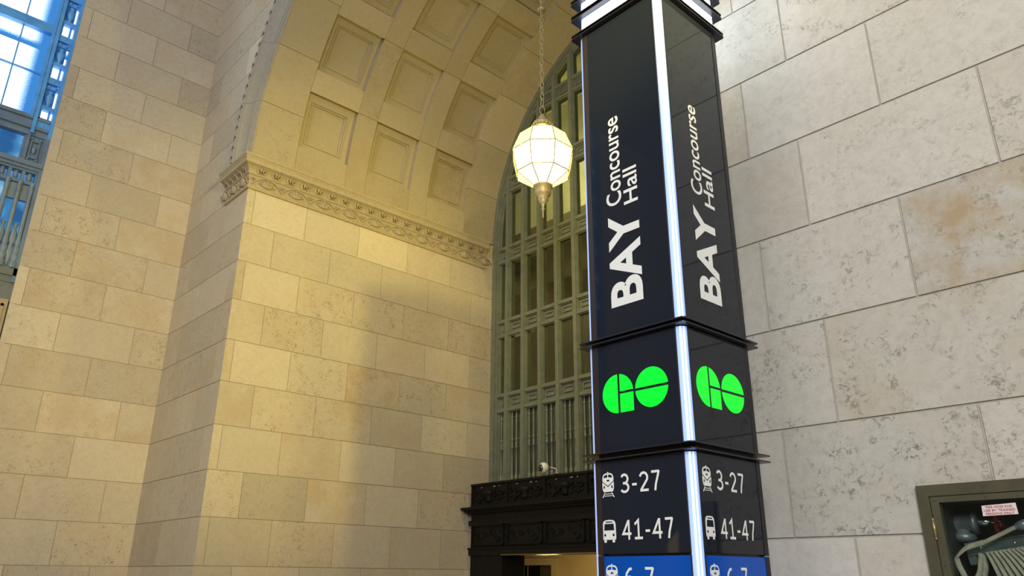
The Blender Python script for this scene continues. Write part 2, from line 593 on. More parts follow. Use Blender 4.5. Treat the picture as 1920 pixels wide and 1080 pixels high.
def coffer(mb, y0, y1, t0, t1):
    rd = RA+.075
    k = 57.3/RA           # metres to degrees
    c = rnd_tone(.1)
    c = (c[0]*.8, c[1]*.4, c[2])
    a, b = .088, .088*k
    # outer border at rd
    for (p, q, s, t) in ((y0, y1, t0, t0+b), (y0, y1, t1-b, t1), (y0, y0+a, t0+b, t1-b), (y1-a, y1, t0+b, t1-b)):
        curved(mb, p, q, s, t, rd, rd+.05, c)
    # raised bead frame
    e = .016
    for (p, q, s, t) in ((y0+a, y1-a, t0+b, t0+b+e*k), (y0+a, y1-a, t1-b-e*k, t1-b), (y0+a, y0+a+e, t0+b+e*k, t1-b-e*k), (y1-a-e, y1-a, t0+b+e*k, t1-b-e*k)):
        curved(mb, p, q, s, t, rd-.012, rd+.05, c)
    a2 = a+.038
    b2 = a2*k
    for (p, q, s, t) in ((y0+a, y1-a, t0+b, t0+b2), (y0+a, y1-a, t1-b2, t1-b), (y0+a, y0+a2, t0+b2, t1-b2), (y1-a2, y1-a, t0+b2, t1-b2)):
        curved(mb, p, q, s, t, rd+.012, rd+.06, c)
    curved(mb, y0+a2, y1-a2, t0+b2, t1-b2, rd+.034, rd+.06, c)


mb = MB()
g = .0035
gk = g*57.3/RA
Ys = [YB, 3.635, 4.34, 4.635, 5.33, 5.63, 6.315, YE+.1]
J = [0]+[13.4+13.83*i for i in range(12)]+[180]
JR = [0]+[20.1+19.2*i for i in range(9)]+[180]
for (i, js) in ((0, J), (2, JR), (4, JR), (6, J)):
    for a, b in zip(js[:-1], js[1:]):
        if b-a < 1:
            continue
        curved(mb, Ys[i], Ys[i+1], a+gk, b-gk, RA, RA+.09, rnd_tone(.15))
    mb.grid([[cyl(t*4, Ys[i], RA+.012), cyl(t*4, Ys[i+1], RA+.012)] for t in range(46)], (.1, 0, .1))
for i in (1, 3, 5):
    edges = [0]
    for r in range(9):
        cen = 90-19.2*(4-r)
        t0, t1 = cen-6.9, cen+6.9
        curved(mb, Ys[i]+g, Ys[i+1]-g, edges[-1], t0, RA-.002, RA+.12, rnd_tone(.15))
        coffer(mb, Ys[i], Ys[i+1], t0, t1)
        edges.append(t1)
    curved(mb, Ys[i]+g, Ys[i+1]-g, edges[-1], 180, RA-.002, RA+.12, rnd_tone(.15))
tag(mb.build('ceiling', VAULT), kind='structure')
# outside shell of the vault
mb = MB()
mb.grid([[cyl(t*4, YB+.07, RA+.16), cyl(t*4, YE+.2, RA+.16)] for t in range(46)], (.3, 0, .1))
tag(mb.build('ceiling_shell', VAULT), kind='structure')

# ---------------------------------------------------------------- archivolt (trim_1)
prof = [(0, 0), (0, .022), (.012, .030), (.030, .030), (.042, .018), (.055, .018), (.065, .040), (.10, .046), (.115, .034), (.13, .034), (.14, .05), (.17, .054), (.185, .042),
        (.20, .040), (.26, .046), (.33, .062), (.39, .085), (.43, .112), (.445, .112), (.45, .098), (.47, .098), (.485, .118), (.52, .128), (.56, .12), (.59, .098), (.60, .08), (.62, .08), (.63, .06), (.645, .055), (.66, 0)]
prof = [(r*.72, p*.85) for r, p in prof]
mb = MB()
for a, b in zip(J[:-1], J[1:]):
    if b-a < 1:
        continue
    n = 6
    col = (random.uniform(.35, .5), .3, .1)
    rows = []
    for k in range(n+1):
        t = R(a+gk*.35+(b-a-.7*gk)*k/n)
        rows.append([(CX-(RA+r)*cos(t), YB-p, CZ+(RA+r)*sin(t)) for r, p in prof])
    mb.grid(rows, col, smooth=False)
ARCHM = stone('grey_carved_limestone', (.40, .375, .32), (.20, .185, .16), 1.0, .5)  # greyer, darker base than the other carved stone
tr1 = mb.build('trim_1', ARCHM)
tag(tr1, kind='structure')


def shade_marks(hol, pl, w, h, d):
    """flat dark marks painting the shade of deep cuts around one leaf: a stem and two spread strokes"""
    for (du, dv, ru, rv, an) in ((0, .38, .026, .20, 0), (-.17, .42, .026, .22, 28), (.17, .42, .026, .22, -28), (-.07, .20, .07, .05, 20), (.07, .20, .07, .05, -20), (0, .72, .06, .035, 0)):
        c_, s_ = cos(R(an)), sin(R(an))
        poly = []
        for a in range(10):
            x, y = ru*w*cos(a*pi/5), rv*h*sin(a*pi/5)
            poly.append((du*w+x*c_-y*s_, dv*h+x*s_+y*c_))
        hol.face([pl(u, v, d) for u, v in poly], (.02, 0, .1))


def leafset(mb, place, w, h, d, col):
    """one upright leaf of a leaf-and-dart row: three lobes and a dart. place(u, v, d)"""
    for sx, sc, lean in ((0, 1., 0), (-.32, .72, -.25), (.32, .72, .25)):
        rows = []
        for i in range(5):
            v = i/4
            ww = w*.24*sc*(1-.8*abs(v-.4)**1.3*1.4)
            ww = max(ww, .002)
            cu = sx*w*.5+lean*w*v*.5
            rows.append([place(cu+ww*cos(q), h*(.08+.84*v*sc), d*(.2+.8*max(sin(q), 0))) for q in (0, pi*.25, pi*.5, pi*.75, pi)])
        mb.grid(rows, col)


mb = MB()
hol = MB()
n = 78
for k in range(n):
    t = 180*(k+.5)/n

    def pl(u, v, d, t=t):
        tt = R(t)+u/RA/1.17
        rr = RA+.345+v
        yy = .088+.018*math.sin(max(0, min(1, v/.09))*pi)
        return (CX-rr*cos(tt), YB-yy-d, CZ+rr*sin(tt))
    leafset(mb, pl, .11, .085, .010, (.5, .4, .1))
    shade_marks(hol, pl, .125, .088, .012)
lf = mb.build('leaf_moulding', ARCHM, tr1)
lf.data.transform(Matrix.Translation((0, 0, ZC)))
SHADE_MARK = noisy('painted_cut_shade', (.014, .011, .007), (.009, .007, .005), 30, .9)  # near-black colour painting the shade inside the carved cuts
hf = hol.build('painted_hollow_shade', SHADE_MARK, tr1)
hf.data.transform(Matrix.Translation((0, 0, ZC)))

# ---------------------------------------------------------------- impost cornice (trim_2)
CP = [(0, 4.205), (.03, 4.205), (.036, 4.215), (.036, 4.228), (.026, 4.236), (.030, 4.244), (.012, 4.252), (.014, 4.30), (.024, 4.35), (.038, 4.378), (.055, 4.382), (.062, 4.392), (.055, 4.402), (.045, 4.405),
      (.048, 4.425), (.065, 4.45), (.10, 4.475), (.135, 4.488), (.15, 4.492), (.152, 4.54), (.160, 4.545), (.165, 4.558), (.185, 4.572), (.19, 4.592), (.18, 4.597), (.0, 4.66)]
CP = [(p*.72, z) for p, z in CP]
YC1 = 6.72
XC0 = -8.53


def cornice(mirror):
    mb = MB()
    mx = (lambda x: 2*CX-x) if mirror else (lambda x: x)
    # block lengths along jamb with thin joints
    cuts = [YB, 3.42, 3.86, 4.86, 5.62, 6.2, YC1]
    for a, b in zip(cuts[:-1], cuts[1:]):
        c = (random.uniform(.42, .56), .2, .1)
        aa, bb = a+.0007, b-.0007
        mb.grid([[(mx(XJ+p), aa-(p if a == YB else 0), z) for p, z in CP], [(mx(XJ+p), bb, z) for p, z in CP]], c, smooth=False)
    mb.face([(mx(XJ+p), YC1, z) for p, z in CP])
    mb.face([(mx(XJ-.01), YC1, 4.205), (mx(XJ-.01), YC1, 4.66)] + [(mx(XJ+p), YC1, z) for p, z in CP[::-1]])
    mb.grid([[(mx(XC0), YB-p, z) for p, z in CP], [(mx(XJ+p), YB-p, z) for p, z in CP]], (.46, .2, .1), smooth=False)
    mb.face([(mx(XC0), YB-p, z) for p, z in CP]+[(mx(XC0), YB+.01, 4.66), (mx(XC0), YB+.01, 4.205)])
    return mb


def palmette(mb, pl, w, h, col):
    """fan of petals over a pair of scrolls; pl(u, v, d)"""
    for k in range(7):
        a = R(-66+22*k)
        L = h*(.74-.12*abs(k-3)/3)
        rows = []
        for i in range(6):
            t = i/5
            ww = max(h*.10*sin(pi*(.12+.80*t)), .0008)
            cu, cv = sin(a)*L*t*w/h*.46, h*.14+cos(a)*L*t
            nu, nv = cos(a), -sin(a)
            rows.append([pl(cu+nu*ww*cos(q), cv+nv*ww*cos(q), .002+.028*max(sin(q), 0)) for q in (0, pi*.3, pi*.5, pi*.7, pi)])
        mb.grid(rows, col)
    # S scroll between this palmette and the next
    pts = []
    for i in range(15):
        t = i/14
        pts.append(pl(w*(-.5)+w*t, h*(.95-.80*abs(2*t-1)**2.4), .012))
    mb.tube(pts, .0085, 6, col)
    for sgn in (-1, 1):
        sp = []
        for i in range(13):
            t = i/12
            a = sgn*(t*2.2*pi)
            rr = h*.20*(1-.75*t)
            sp.append(pl(sgn*w*.47+rr*cos(a)*1.1, h*.66+rr*sin(a)*sgn, .012))
        mb.tube(sp, .0075, 5, col)


def corn_decor(mirror):
    mb, hol = MB(), MB()
    mx = (lambda x: 2*CX-x) if mirror else (lambda x: x)

    def lp(v):                       # profile of the leaf row: v height 0..085
        t = max(0, min(1, v/.085))
        return .034+.070*t**1.5

    def make(base, along, out):
        def pl(u, v, d):
            p = out*(lp(v)+d)
            return (mx(base.x+along.x*u+p.x), base.y+along.y*u+p.y, 4.404+v)

        def pf(u, v, d):
            p = out*(.009+.016*(v/.13)**2+d)
            return (mx(base.x+along.x*u+p.x), base.y+along.y*u+p.y, 4.25+v)
        return pl, pf
    runs = []
    nl = 19
    for k in range(nl):
        runs.append((Vector((XJ, YB+.02+(YC1-YB-.04)*(k+.5)/nl, 0)), Vector((0, 1, 0)), Vector((1, 0, 0)), k))
    for k in range(5):
        runs.append((Vector((XJ-(k+.4)*.124, YB, 0)), Vector((-1, 0, 0)), Vector((0, -1, 0)), k+100))
    for base, al, out, k in runs:
        pl, pf = make(base, al, out)
        ws = .19 if k < 100 else .122
        leafset(mb, pl, ws*.92, .080, .008, (.5, .6, .1))
        shade_marks(hol, pl, ws, .085, .0105)
        if k % 2 == 0:
            pl, pf = make(base+al*ws*.5, al, out)
            palmette(mb, pf, ws*2, .125, (.55, .5, .1))
    return mb, hol


for mir in (False, True):
    c = tag(cornice(mir).build('trim_2' if not mir else 'trim_3', CARVED), kind='structure')
    a, b = corn_decor(mir)
    for q, nm, mm in ((a, 'palmette_frieze', CARVED), (b, 'painted_hollow_shade', SHADE_MARK)):
        o = q.build(nm, mm, c)
        o.data.transform(Matrix.Translation((0, 0, ZC)))

# ---------------------------------------------------------------- arched window at the end of the vault (window_1)
W0 = YE
win = thing('window_1', None, None, (CX, W0+.1, -ZC+.0), kind='structure')
WO = (CX, W0+.1, -ZC)
MULL = [CX+.326*(k+.5) for k in range(-9, 9)]
TRAN = [2.225, 3.29, 4.42, 5.545, 6.67]


def ztop(x, r=RA-.10):
    d = r*r-(x-CX)**2
    return CZ+sqrt(max(d, 0)) if d > 0 else CZ


def hw(z, r=RA-.10):
    h = z-CZ
    return r if h <= 0 else sqrt(max(r*r-h*h, 0))


for x in MULL:
    mb = MB()
    zt = ztop(x)
    mb.box(x-.030, x+.030, W0, W0+.14, 1.1, zt)
    mb.box(x-.042, x+.042, W0+.018, W0+.13, 1.1, zt)
    mb.box(x-.052, x+.052, W0+.034, W0+.12, 1.1, zt)
    mb.build('mullion', GREENM, win, WO, .003)
for z in TRAN:
    for s in (-1, 1):
        mb = MB()
        zz = z+s*.105
        h = hw(max(zz+.03, zz))
        mb.box(CX-h, CX+h, W0+.010, W0+.13, zz-.022, zz+.022)
        mb.box(CX-h, CX+h, W0+.030, W0+.12, zz-.034, zz+.034)
        mb.build('transom', GREENM, win, WO, .003)
mb = MB()
mb.box(CX-RA, CX+RA, W0+.01, W0+.13, 1.0, 1.17)
mb.build('bottom_rail', GREENM, win, WO, .003)
mb = MB()
xs = [CX-RA+.1]+MULL+[CX+RA-.1]
for z in TRAN:
    for a, b in zip(xs[:-1], xs[1:]):
        if abs((a+b)/2-CX) > hw(z)-.05:
            continue
        mb.box(a, b, W0+.056, W0+.12, z-.09, z+.09)
        c0, c1 = a+.085, b-.085
        mb.box(c0, c1, W0+.036, W0+.06, z-.038, z-.026)
        mb.box(c0, c1, W0+.036, W0+.06, z+.026, z+.038)
        mb.box(c0, c0+.012, W0+.038, W0+.06, z-.027, z+.027)
        mb.box(c1-.012, c1, W0+.038, W0+.06, z-.027, z+.027)
mb.build('spandrel_panels', GREENM, win, WO)
# jamb frame and arched head
mb = MB()
for (r0, r1, y) in ((RA-.075, RA+.02, W0-.02), (RA-.11, RA-.05, W0+.015), (RA-.135, RA-.05, W0+.045)):
    for sgn in (-1, 1):
        x0, x1 = sorted((CX+sgn*r0, CX+sgn*r1))
        mb.box(x0, x1, y, W0+.14, 1.1, CZ)
    n = 60
    rows = []
    for k in range(n+1):
        t = 180*k/n
        A = [cyl(t, W0+.14, r0), cyl(t, y, r0), cyl(t, y, r1), cyl(t, W0+.14, r1)]
        rows.append(A)
    mb.grid(rows, smooth=False)
mb.build('arch_frame', GREENM, win, WO)
# glazing
mb = MB()
pts = [cyl(180*k/48, W0+.058, RA-.02) for k in range(49)]
mb.face([(CX-RA+.02, W0+.058, 2.25)]+pts+[(CX+RA-.02, W0+.058, 2.25)])
mb.build('glass', GLAZE, win, WO)
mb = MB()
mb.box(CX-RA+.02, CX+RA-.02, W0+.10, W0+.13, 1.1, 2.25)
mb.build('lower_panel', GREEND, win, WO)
# balusters, one mesh each
bp = [(.024, 0), (.026, .0), (.026, .085), (.016, .10), (.012, .14), (.015, .20), (.011, .30), (.010, .44), (.019, .45), (.019, .465), (.012, .475), (.017, .51), (.012, .545), (.019, .555), (.019, .57), (.010, .58), (.010, .72), (.013, .82), (.010, .84), (.017, .85), (.017, .87), (.009, .88), (.009, .97)]
first = None
xb = [CX-RA+.115]+MULL+[CX+RA-.115]
for a, b in zip(xb[:-1], xb[1:]):
    for q in (-.082, 0, .082):
        x = (a+b)/2+q*(1. if b-a > .3 else (b-a)/.33)
        if first is None:
            mb = MB()
            mb.lathe(bp, (x, W0+.058, 1.15), 10)
            first = mb.build('baluster', GREENM, win, (x, W0+.058, 1.15))
            first.location = (x-WO[0], -.042, 1.15-WO[2])
        else:
            o = first.copy()
            COL.objects.link(o)
            o.parent = win
            o.location = (x-WO[0], -.042, 1.15-WO[2])

# ---------------------------------------------------------------- gallery and corridor seen through the window and doorway
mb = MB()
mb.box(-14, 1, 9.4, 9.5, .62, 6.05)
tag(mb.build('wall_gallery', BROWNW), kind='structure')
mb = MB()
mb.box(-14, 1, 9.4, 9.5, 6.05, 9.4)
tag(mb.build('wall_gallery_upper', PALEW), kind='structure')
mb = MB()
mb.box(-14, 1, 7.1, 9.4, 8.7, 8.8)
tag(mb.build('ceiling_gallery', PALEW), kind='structure')
mb = MB()
mb.box(-14, 1, 8.95, 9.4, 5.78, 6.03)
mb.box(-14, 1, 9.1, 9.4, 4.9, 5.05)
tag(mb.build('trim_4', BROWNW, bevel=.01), kind='structure')
mb = MB()
mb.box(-14, 1, 6.6, 9.4, .50, .62)
tag(mb.build('gallery_light_block', YWALL), kind='structure')  # unseen slab added to keep the corridor light out of the gallery
mb = MB()
for (a, b, c, d) in rsub((-14, 1, ZF, .50), (-9.42, -8.78, ZF, .175)):
    mb.box(a, b, 9.0, 9.08, c, d)
tag(mb.build('wall_corridor', YWALL), kind='structure')
for sx in (-14, 1):
    mb = MB()
    mb.box(sx-.05, sx+.05, 7.1, 9.5, ZF, 8.8)
    tag(mb.build('wall_corridor_end', YWALL), kind='structure')
mb = MB()
mb.lathe([(.16, .62), (.16, .70), (.13, .74), (.12, 5.4), (.15, 5.46), (.17, 5.55), (.17, 5.78)], (-8.42, 7.5, 0), 24)
tag(mb.build('trim_7', PALEW), kind='structure')
dr = thing('door_1', None, None, (-9.1, 9.0, -ZC), kind='structure')
DO = (-9.1, 9.0, -ZC)
mb = MB()
mb.box(-9.52, -9.42, 8.95, 9.06, ZF, .275)
mb.box(-8.78, -8.68, 8.95, 9.06, ZF, .275)
mb.box(-9.42, -8.78, 8.95, 9.06, .175, .275)
mb.box(-9.54, -8.66, 8.925, 9.0, .245, .275)
mb.build('door_frame', noisy('ochre_door_frame', (.55, .47, .30), (.5, .42, .26), 4, .5), dr, DO, .006)
mb = MB()
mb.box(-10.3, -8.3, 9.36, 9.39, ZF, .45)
mb.build('painted_dark_backdrop', DARKV, dr, DO)  # near-black sheet painting the unlit space beyond the doorway
mb = MB()
mb.box(-9.17, -8.79, 9.10, 9.14, ZF, .17)
mb.build('door_leaf', noisy('brown_door', (.09, .065, .04), (.07, .05, .03), 4, .5), dr, DO)

# ---------------------------------------------------------------- black bronze entrance portal
YV = 6.5
PX0, PX1 = -7.785, 2*CX+7.785
PO = (CX, YV, -ZC)
por = thing('entrance_portal', 'black bronze entrance portal with ornate cresting under the arched window', 'doorway', (CX, YV, -ZC))
mb = MB()
mb.box(PX0, PX1, YV, YE-.03, .34, .80)
mb.box(PX0, PX0+.59, YV, YE-.03, ZF, .34)
mb.box(PX1-.59, PX1, YV, YE-.03, ZF, .34)
mb.box(PX0-.02, PX1+.02, YV-.03, YE-.03, .60, .66)
mb.build('entablature', BLACKM, por, PO, .004)
mb = MB()
mb.box(PX0-.10, PX1+.10, YV-.10, YE-.03, .79, .82)
mb.box(PX0-.07, PX1+.07, YV-.07, YE-.03, .77, .79)
mb.box(PX0-.04, PX1+.04, YV-.04, YE-.03, .745, .77)
mb.box(PX0-.03, PX1+.03, YV-.03, YE-.03, .315, .335)
mb.box(PX0-.02, PX1+.02, YV-.02, YE-.03, .245, .315)
mb.build('ledge', BLACKM, por, PO, .004)
mb = MB()
mb.box(PX0+.59, PX1-.59, YV-.026, YV+.03, .240, .252)
mb.build('door_head_strip', BRONZE, por, PO)
mb = MB()
mb.box(PX0, PX1, YV+.01, YE-.2, .82, 1.10)
mb.box(PX0-.012, PX1+.012, YV-.012, YE-.2, 1.085, 1.112)
mb.box(PX0-.008, PX1+.008, YV-.008, YE-.2, .82, .855)
mb.build('cresting', BLACKM, por, PO, .003)
LEAFM = mat('pale_bronze_leaf', (.16, .155, .13), .4, .4)  # paler bronze than the rest of the portal
n = 9
for k in range(n):
    x0 = PX0+(PX1-PX0)*k/n
    x1 = PX0+(PX1-PX0)*(k+1)/n
    xc = (x0+x1)/2
    mb = MB()
    mb.box(x0+.0, x0+.022, YV-.012, YV+.02, .85, 1.09)
    # urn and acanthus scrolls in relief
    mb.lathe([(.0, 0), (.05, 0), (.03, .03), (.06, .08), (.075, .11), (.06, .13), (.02, .15), (0, .15)], (xc, YV+.01, .88), 12)
    for s in (-1, 1):
        for (ox, oz, rr, tw) in ((.13, .96, .055, 2.0), (.235, .99, .045, -1.8), (.19, .90, .03, 1.6)):
            pts = []
            for i in range(16):
                t = i/15
                a = s*(tw*t*pi)
                q = rr*(1-.8*t)
                pts.append((xc+s*ox+q*cos(a), YV-.002, oz+q*sin(a)))
            mb.tube(pts, [.011*(1-.4*i/15) for i in range(16)], 6)
        for i in range(4):
            mb.ball((xc+s*(.09+.055*i), YV+.004, .90+.02*(i % 2)), .022, 8, (1, .5, .7))
    mb.build('relief_panel', BLACKM, por, PO)
    mb = MB()
    for s, w in ((-.12, .022), (.12, .030), (.21, .013)):
        mb = MB()
        mb.ball((xc+s, YV-.014, 1.055), w, 8, (1, .45, .45 if w > .02 else .8))
        mb.build('leaf_tip', LEAFM, por, PO)
    # lower panel with moulded frame
    mb = MB()
    for (a, b, c, d) in ((x0+.03, x1-.03, .585, .60), (x0+.03, x1-.03, .36, .375), (x0+.03, x0+.045, .36, .60), (x1-.045, x1-.03, .36, .60)):
        mb.box(a, b, YV-.022, YV+.01, c, d)
    for sg in (-1, 1):
        for (ox, oz, rr, tw) in ((.07, .50, .045, 2.), (.16, .45, .055, -1.9), (.24, .52, .035, 1.8)):
            pts = []
            for i in range(16):
                t = i/15
                a = sg*(tw*t*pi)
                q = rr*(1-.8*t)
                pts.append((xc+sg*ox+q*cos(a), YV-.004, oz+q*sin(a)))
            mb.tube(pts, [.010*(1-.4*i/15) for i in range(16)], 6)
    mb.build('moulded_panel', BLACKM, por, PO)

# security camera on the portal
sc = thing('security_camera', 'white ball security camera with black lens on top of the black portal', 'camera', (-6.40, 6.42, 1.112))
SO = (-6.40, 6.42, 1.112)
dv = Vector((.55, -.80, -.22)).normalized()
cc = Vector((-6.40, 6.42, 1.19))
mb = MB()
mb.ball(cc, .062, 24)
mb.build('housing', WHITEPL, sc, SO)
rot = Vector((-.15, -1., -.12)).normalized().to_track_quat('Z', 'Y').to_matrix()
mb = MB()
mb.lathe([(0.0, .071), (.022, .069), (.034, .060), (.042, .046), (.045, .04), (.0, .035)], (0, 0, 0), 20)
mb.v = [tuple(rot @ Vector(v)+cc) for v in mb.v]
mb.build('lens', LENS, sc, SO)
mb = MB()
mb.tube([(-6.33, 6.46, 1.19), (-6.27, 6.50, 1.17), (-6.26, 6.50, 1.13)], .014, 8)
mb.lathe([(.0, .0), (.04, 0), (.04, .014), (0, .014)], (-6.26, 6.50, 1.1135), 14)
mb.build('mount_arm', VALVE, sc, SO)

# ---------------------------------------------------------------- big hall window (window_2), plane X = XF
XF = -9.9
w2 = thing('window_2', None, None, (XF, -2.9, -ZC), kind='structure')
VO = (XF, -2.9, -ZC)
Y0, Y1 = -7.1, 1.35
BW = (Y1-Y0-.26)/3           # bay pitch
ZTW = 9.6
fr, orn, mut, cols, gl1, gl2, sil, fr2, orn2 = [MB() for _ in range(9)]
gl1.box(XF-.07, XF-.05, Y0, Y1, 5.2, ZTW)
gl2.box(XF-.09, XF-.07, Y0, Y1, 3.2, 5.25)


def strip(y0, y1):
    """ornamental pierced strip between y0 and y1"""
    fr.box(XF-.06, XF+.06, y1-.035, y1, 4.98, ZTW)
    fr2.box(XF-.06, XF+.06, y1-.035, y1, 3.1, 4.98)
    fr.box(XF-.06, XF+.04, y0-.005, y0+.030, 5.2, ZTW)
    fr.box(XF-.05, XF+.055, y0+.036, y0+.075, 5.0, ZTW)
    a, b = y0+.075, y1-.035
    fr.box(XF-.05, XF+.0, a, a+.012, 5.0, ZTW)
    z = 5.10
    i = 0
    while z < ZTW:
        # repeat: plate, opening, rosette, vase
        orn.box(XF-.04, XF+.03, a, b, z, z+.09)
        orn.box(XF-.04, XF+.03, a, b, z+.27, z+.32)
        orn.ball((XF+.02, (a+b)/2, z+.045), .03, 10, (.5, 1, 1))
        orn.box(XF-.04, XF+.02, a, a+.025, z+.09, z+.27)
        orn.box(XF-.045, XF-.015, a, b-.022, z+.32, z+.645)
        orn.box(XF-.045, XF-.02, b-.045, b-.022, z+.09, z+.27)
        orn.lathe([(.0, 0), (.035, 0), (.02, .03), (.045, .09), (.05, .13), (.02, .19), (.035, .22), (.0, .24)], (XF+.005, (a+b)/2, z+.32), 10)
        for s in (-1, 1):
            orn.ball((XF+.015, (a+b)/2+s*.035, z+.60), .022, 8)
        orn.box(XF-.03, XF+.015, a, b, z+.57, z+.62)
        z += .645
        i += 1


for k in range(4):
    y1 = Y1-k*BW
    strip(y1-.26, y1)
# muntins and transoms per bay
for k in range(3):
    b1 = Y1-.26-k*BW
    b0 = b1-(BW-.26)
    for zc, h, dx in ((6.51, .062, .03), (7.80, .062, .03), (9.1, .062, .03)):
        mut.box(XF-.05, XF+dx, b0, b1, zc-h, zc+h)
    for zc in (5.856, 7.15, 8.45):
        mut.box(XF-.05, XF-.02, b0, b1, zc-.009, zc+.009)
    n = 8
    for i in range(1, n):
        y = b1-(b1-b0)*i/n
        mut.box(XF-.05, XF-.023, y-.008, y+.008, 5.2, ZTW)
# wide frame below the glass, spandrel glass, cornice, pierced band
fr2.box(XF-.07, XF+.02, Y0, Y1, 4.98, 5.25)
fr2.box(XF-.07, XF+.045, Y0, Y1, 5.06, 5.10)
fr2.box(XF-.07, XF+.045, Y0, Y1, 5.19, 5.22)
fr2.box(XF-.07, XF+.075, Y0, Y1, 4.56, 4.62)
fr2.box(XF-.07, XF+.055, Y0, Y1, 4.52, 4.56)
fr2.box(XF-.07, XF+.035, Y0, Y1, 4.49, 4.52)
fr2.box(XF-.07, XF+.035, Y0, Y1, 4.33, 4.37)
for k in range(60):
    y = Y1-.02-k*.14
    if y < Y0+.05:
        break
    fr2.box(XF-.06, XF+.03, y-.035, y, 4.37, 4.49)
    orn2.lathe([(.0, 0), (.02, 0), (.028, .04), (.028, .08), (.02, .12), (0, .12)], (XF+.0, y-.088, 4.37), 8)
for k in range(4):
    y1 = Y1-k*BW
    for a in (y1-.05, y1-.235):
        fr2.box(XF-.06, XF+.03, a, a+.03, 4.6, 5.0)
    fr2.box(XF-.07, XF+.0, y1-.26, y1, 4.6, 5.0)
    orn2.box(XF-.02, XF+.028, y1-.185, y1-.085, 4.68, 4.70)
    orn2.box(XF-.02, XF+.028, y1-.185, y1-.085, 4.90, 4.92)
    orn2.box(XF-.02, XF+.028, y1-.185, y1-.172, 4.70, 4.90)
    orn2.box(XF-.02, XF+.028, y1-.098, y1-.085, 4.70, 4.90)
    for s in (-1, 1):
        for zz in (4.66, 4.94):
            orn2.ball((XF+.02, y1-.135+s*.045, zz), .02, 8)
    orn2.ball((XF+.01, y1-.135, 4.80), .035, 8, (.5, .8, 1.6))
# colonnettes
cp = [(.05, 0), (.05, .07), (.03, .09), (.045, .12), (.045, .15), (.03, .17), (.04, .22), (.042, .24), (.03, .26), (.033, .32), (.026, .36), (.024, .95), (.03, .98), (.03, 1.0), (.022, 1.02), (.034, 1.08)]
yy = 1.29
i = 0
while yy > Y0+.1:
    cols.lathe(cp, (XF+.03, yy, 3.27), 12)
    if i % 3 != 2:
        # openwork vase between neighbouring colonnettes
        cols.lathe([(.0, 0), (.03, 0), (.02, .05), (.045, .12), (.05, .20), (.03, .28), (.045, .34), (.04, .42), (.015, .50), (.03, .55), (0, .56)], (XF-.0, yy-.06, 3.27), 10)
        cols.box(XF-.03, XF+.02, yy-.10, yy-.02, 4.12, 4.32)
    yy -= .125 if i % 3 != 2 else .19
    i += 1
sil.box(XF-.1, XF+.06, Y0, Y1, 3.18, 3.27)
sil.box(XF-.1, XF+.04, Y0, Y1, 2.88, 3.18)
sil.box(XF-.1, XF+.05, Y0, Y1, 3.10, 3.14)
GREYM = noisy('grey_painted_sill', (.16, .19, .20), (.12, .145, .155), 5, .5)
fr.build('frame', GLAREM, w2, VO, .003)
orn.build('pierced_ornament', GLAREM, w2, VO)
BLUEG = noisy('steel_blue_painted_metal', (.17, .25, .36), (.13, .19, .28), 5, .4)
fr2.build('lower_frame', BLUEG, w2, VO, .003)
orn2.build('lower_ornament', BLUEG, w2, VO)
mut.build('muntins', GLAREM, w2, VO)
cols.build('colonnettes', noisy('blue_grey_colonnette_paint', (.20, .27, .33), (.15, .20, .25), 5, .4), w2, VO)
gl1.build('glass', DAY, w2, VO)
gl2.build('lower_glass', DAY2, w2, VO)
sil.build('sill', GREYM, w2, VO)
# carved stone apron below the window
mb = MB()
mb.box(XL-.12, XL-.03, Y0, Y1-.012, 2.12, 2.89, (.55, .2, .2))
for k in range(9):
    y1 = Y1-.05-k*.93
    for (a, b, c, d) in ((y1-.86, y1, 2.80, 2.83), (y1-.86, y1, 2.20, 2.23), (y1-.86, y1-.83, 2.2, 2.83), (y1-.03, y1, 2.2, 2.83)):
        mb.box(XL-.05, XL-.012, a, b, c, d, (.5, .2, .2))
    for s in (-1, 1):
        sp = []
        for i in range(16):
            t = i/15
            a = s*t*2.2*pi
            rr = .13*(1-.75*t)
            sp.append((XL-.03, y1-.43+s*.22+rr*cos(a), 2.58+rr*sin(a)))
        mb.tube(sp, .022, 6, (.5, .2, .1))
tag(mb.build('trim_5', CARVED, bevel=.004), kind='structure')
# reveal of the window
mb = MB()
mb.box(XL-.14, XL-.002, Y1-.0, Y1+.04, 2.12, ZT, (.5, .2, .1))
mb.box(XL-.14, XL-.002, Y0-.04, Y0, 2.12, ZT, (.5, .2, .1))
tag(mb.build('trim_6', STONE), kind='structure')

# ---------------------------------------------------------------- hanging lantern
LC = Vector((CX, 4.87, 4.04))
LR = .310
lan = thing('pendant_lantern', 'glowing faceted glass pendant lantern hanging on a chain inside the arch', 'lamp', LC)
LO = tuple(LC)
N8 = 8
PHA = R(45)             # a pane faces the hall
rings = [(.30, 1.02), (.80, .70), (1.06, .04), (.90, -.73), (.31, -1.14)]


def lring(k, j):
    r, z = rings[k]
    a = PHA+2*pi*(j+.5)/N8-R(22.5)+R(22.5)
    return Vector((LC.x+LR*r*cos(a), LC.y+LR*r*sin(a), LC.z+LR*z))


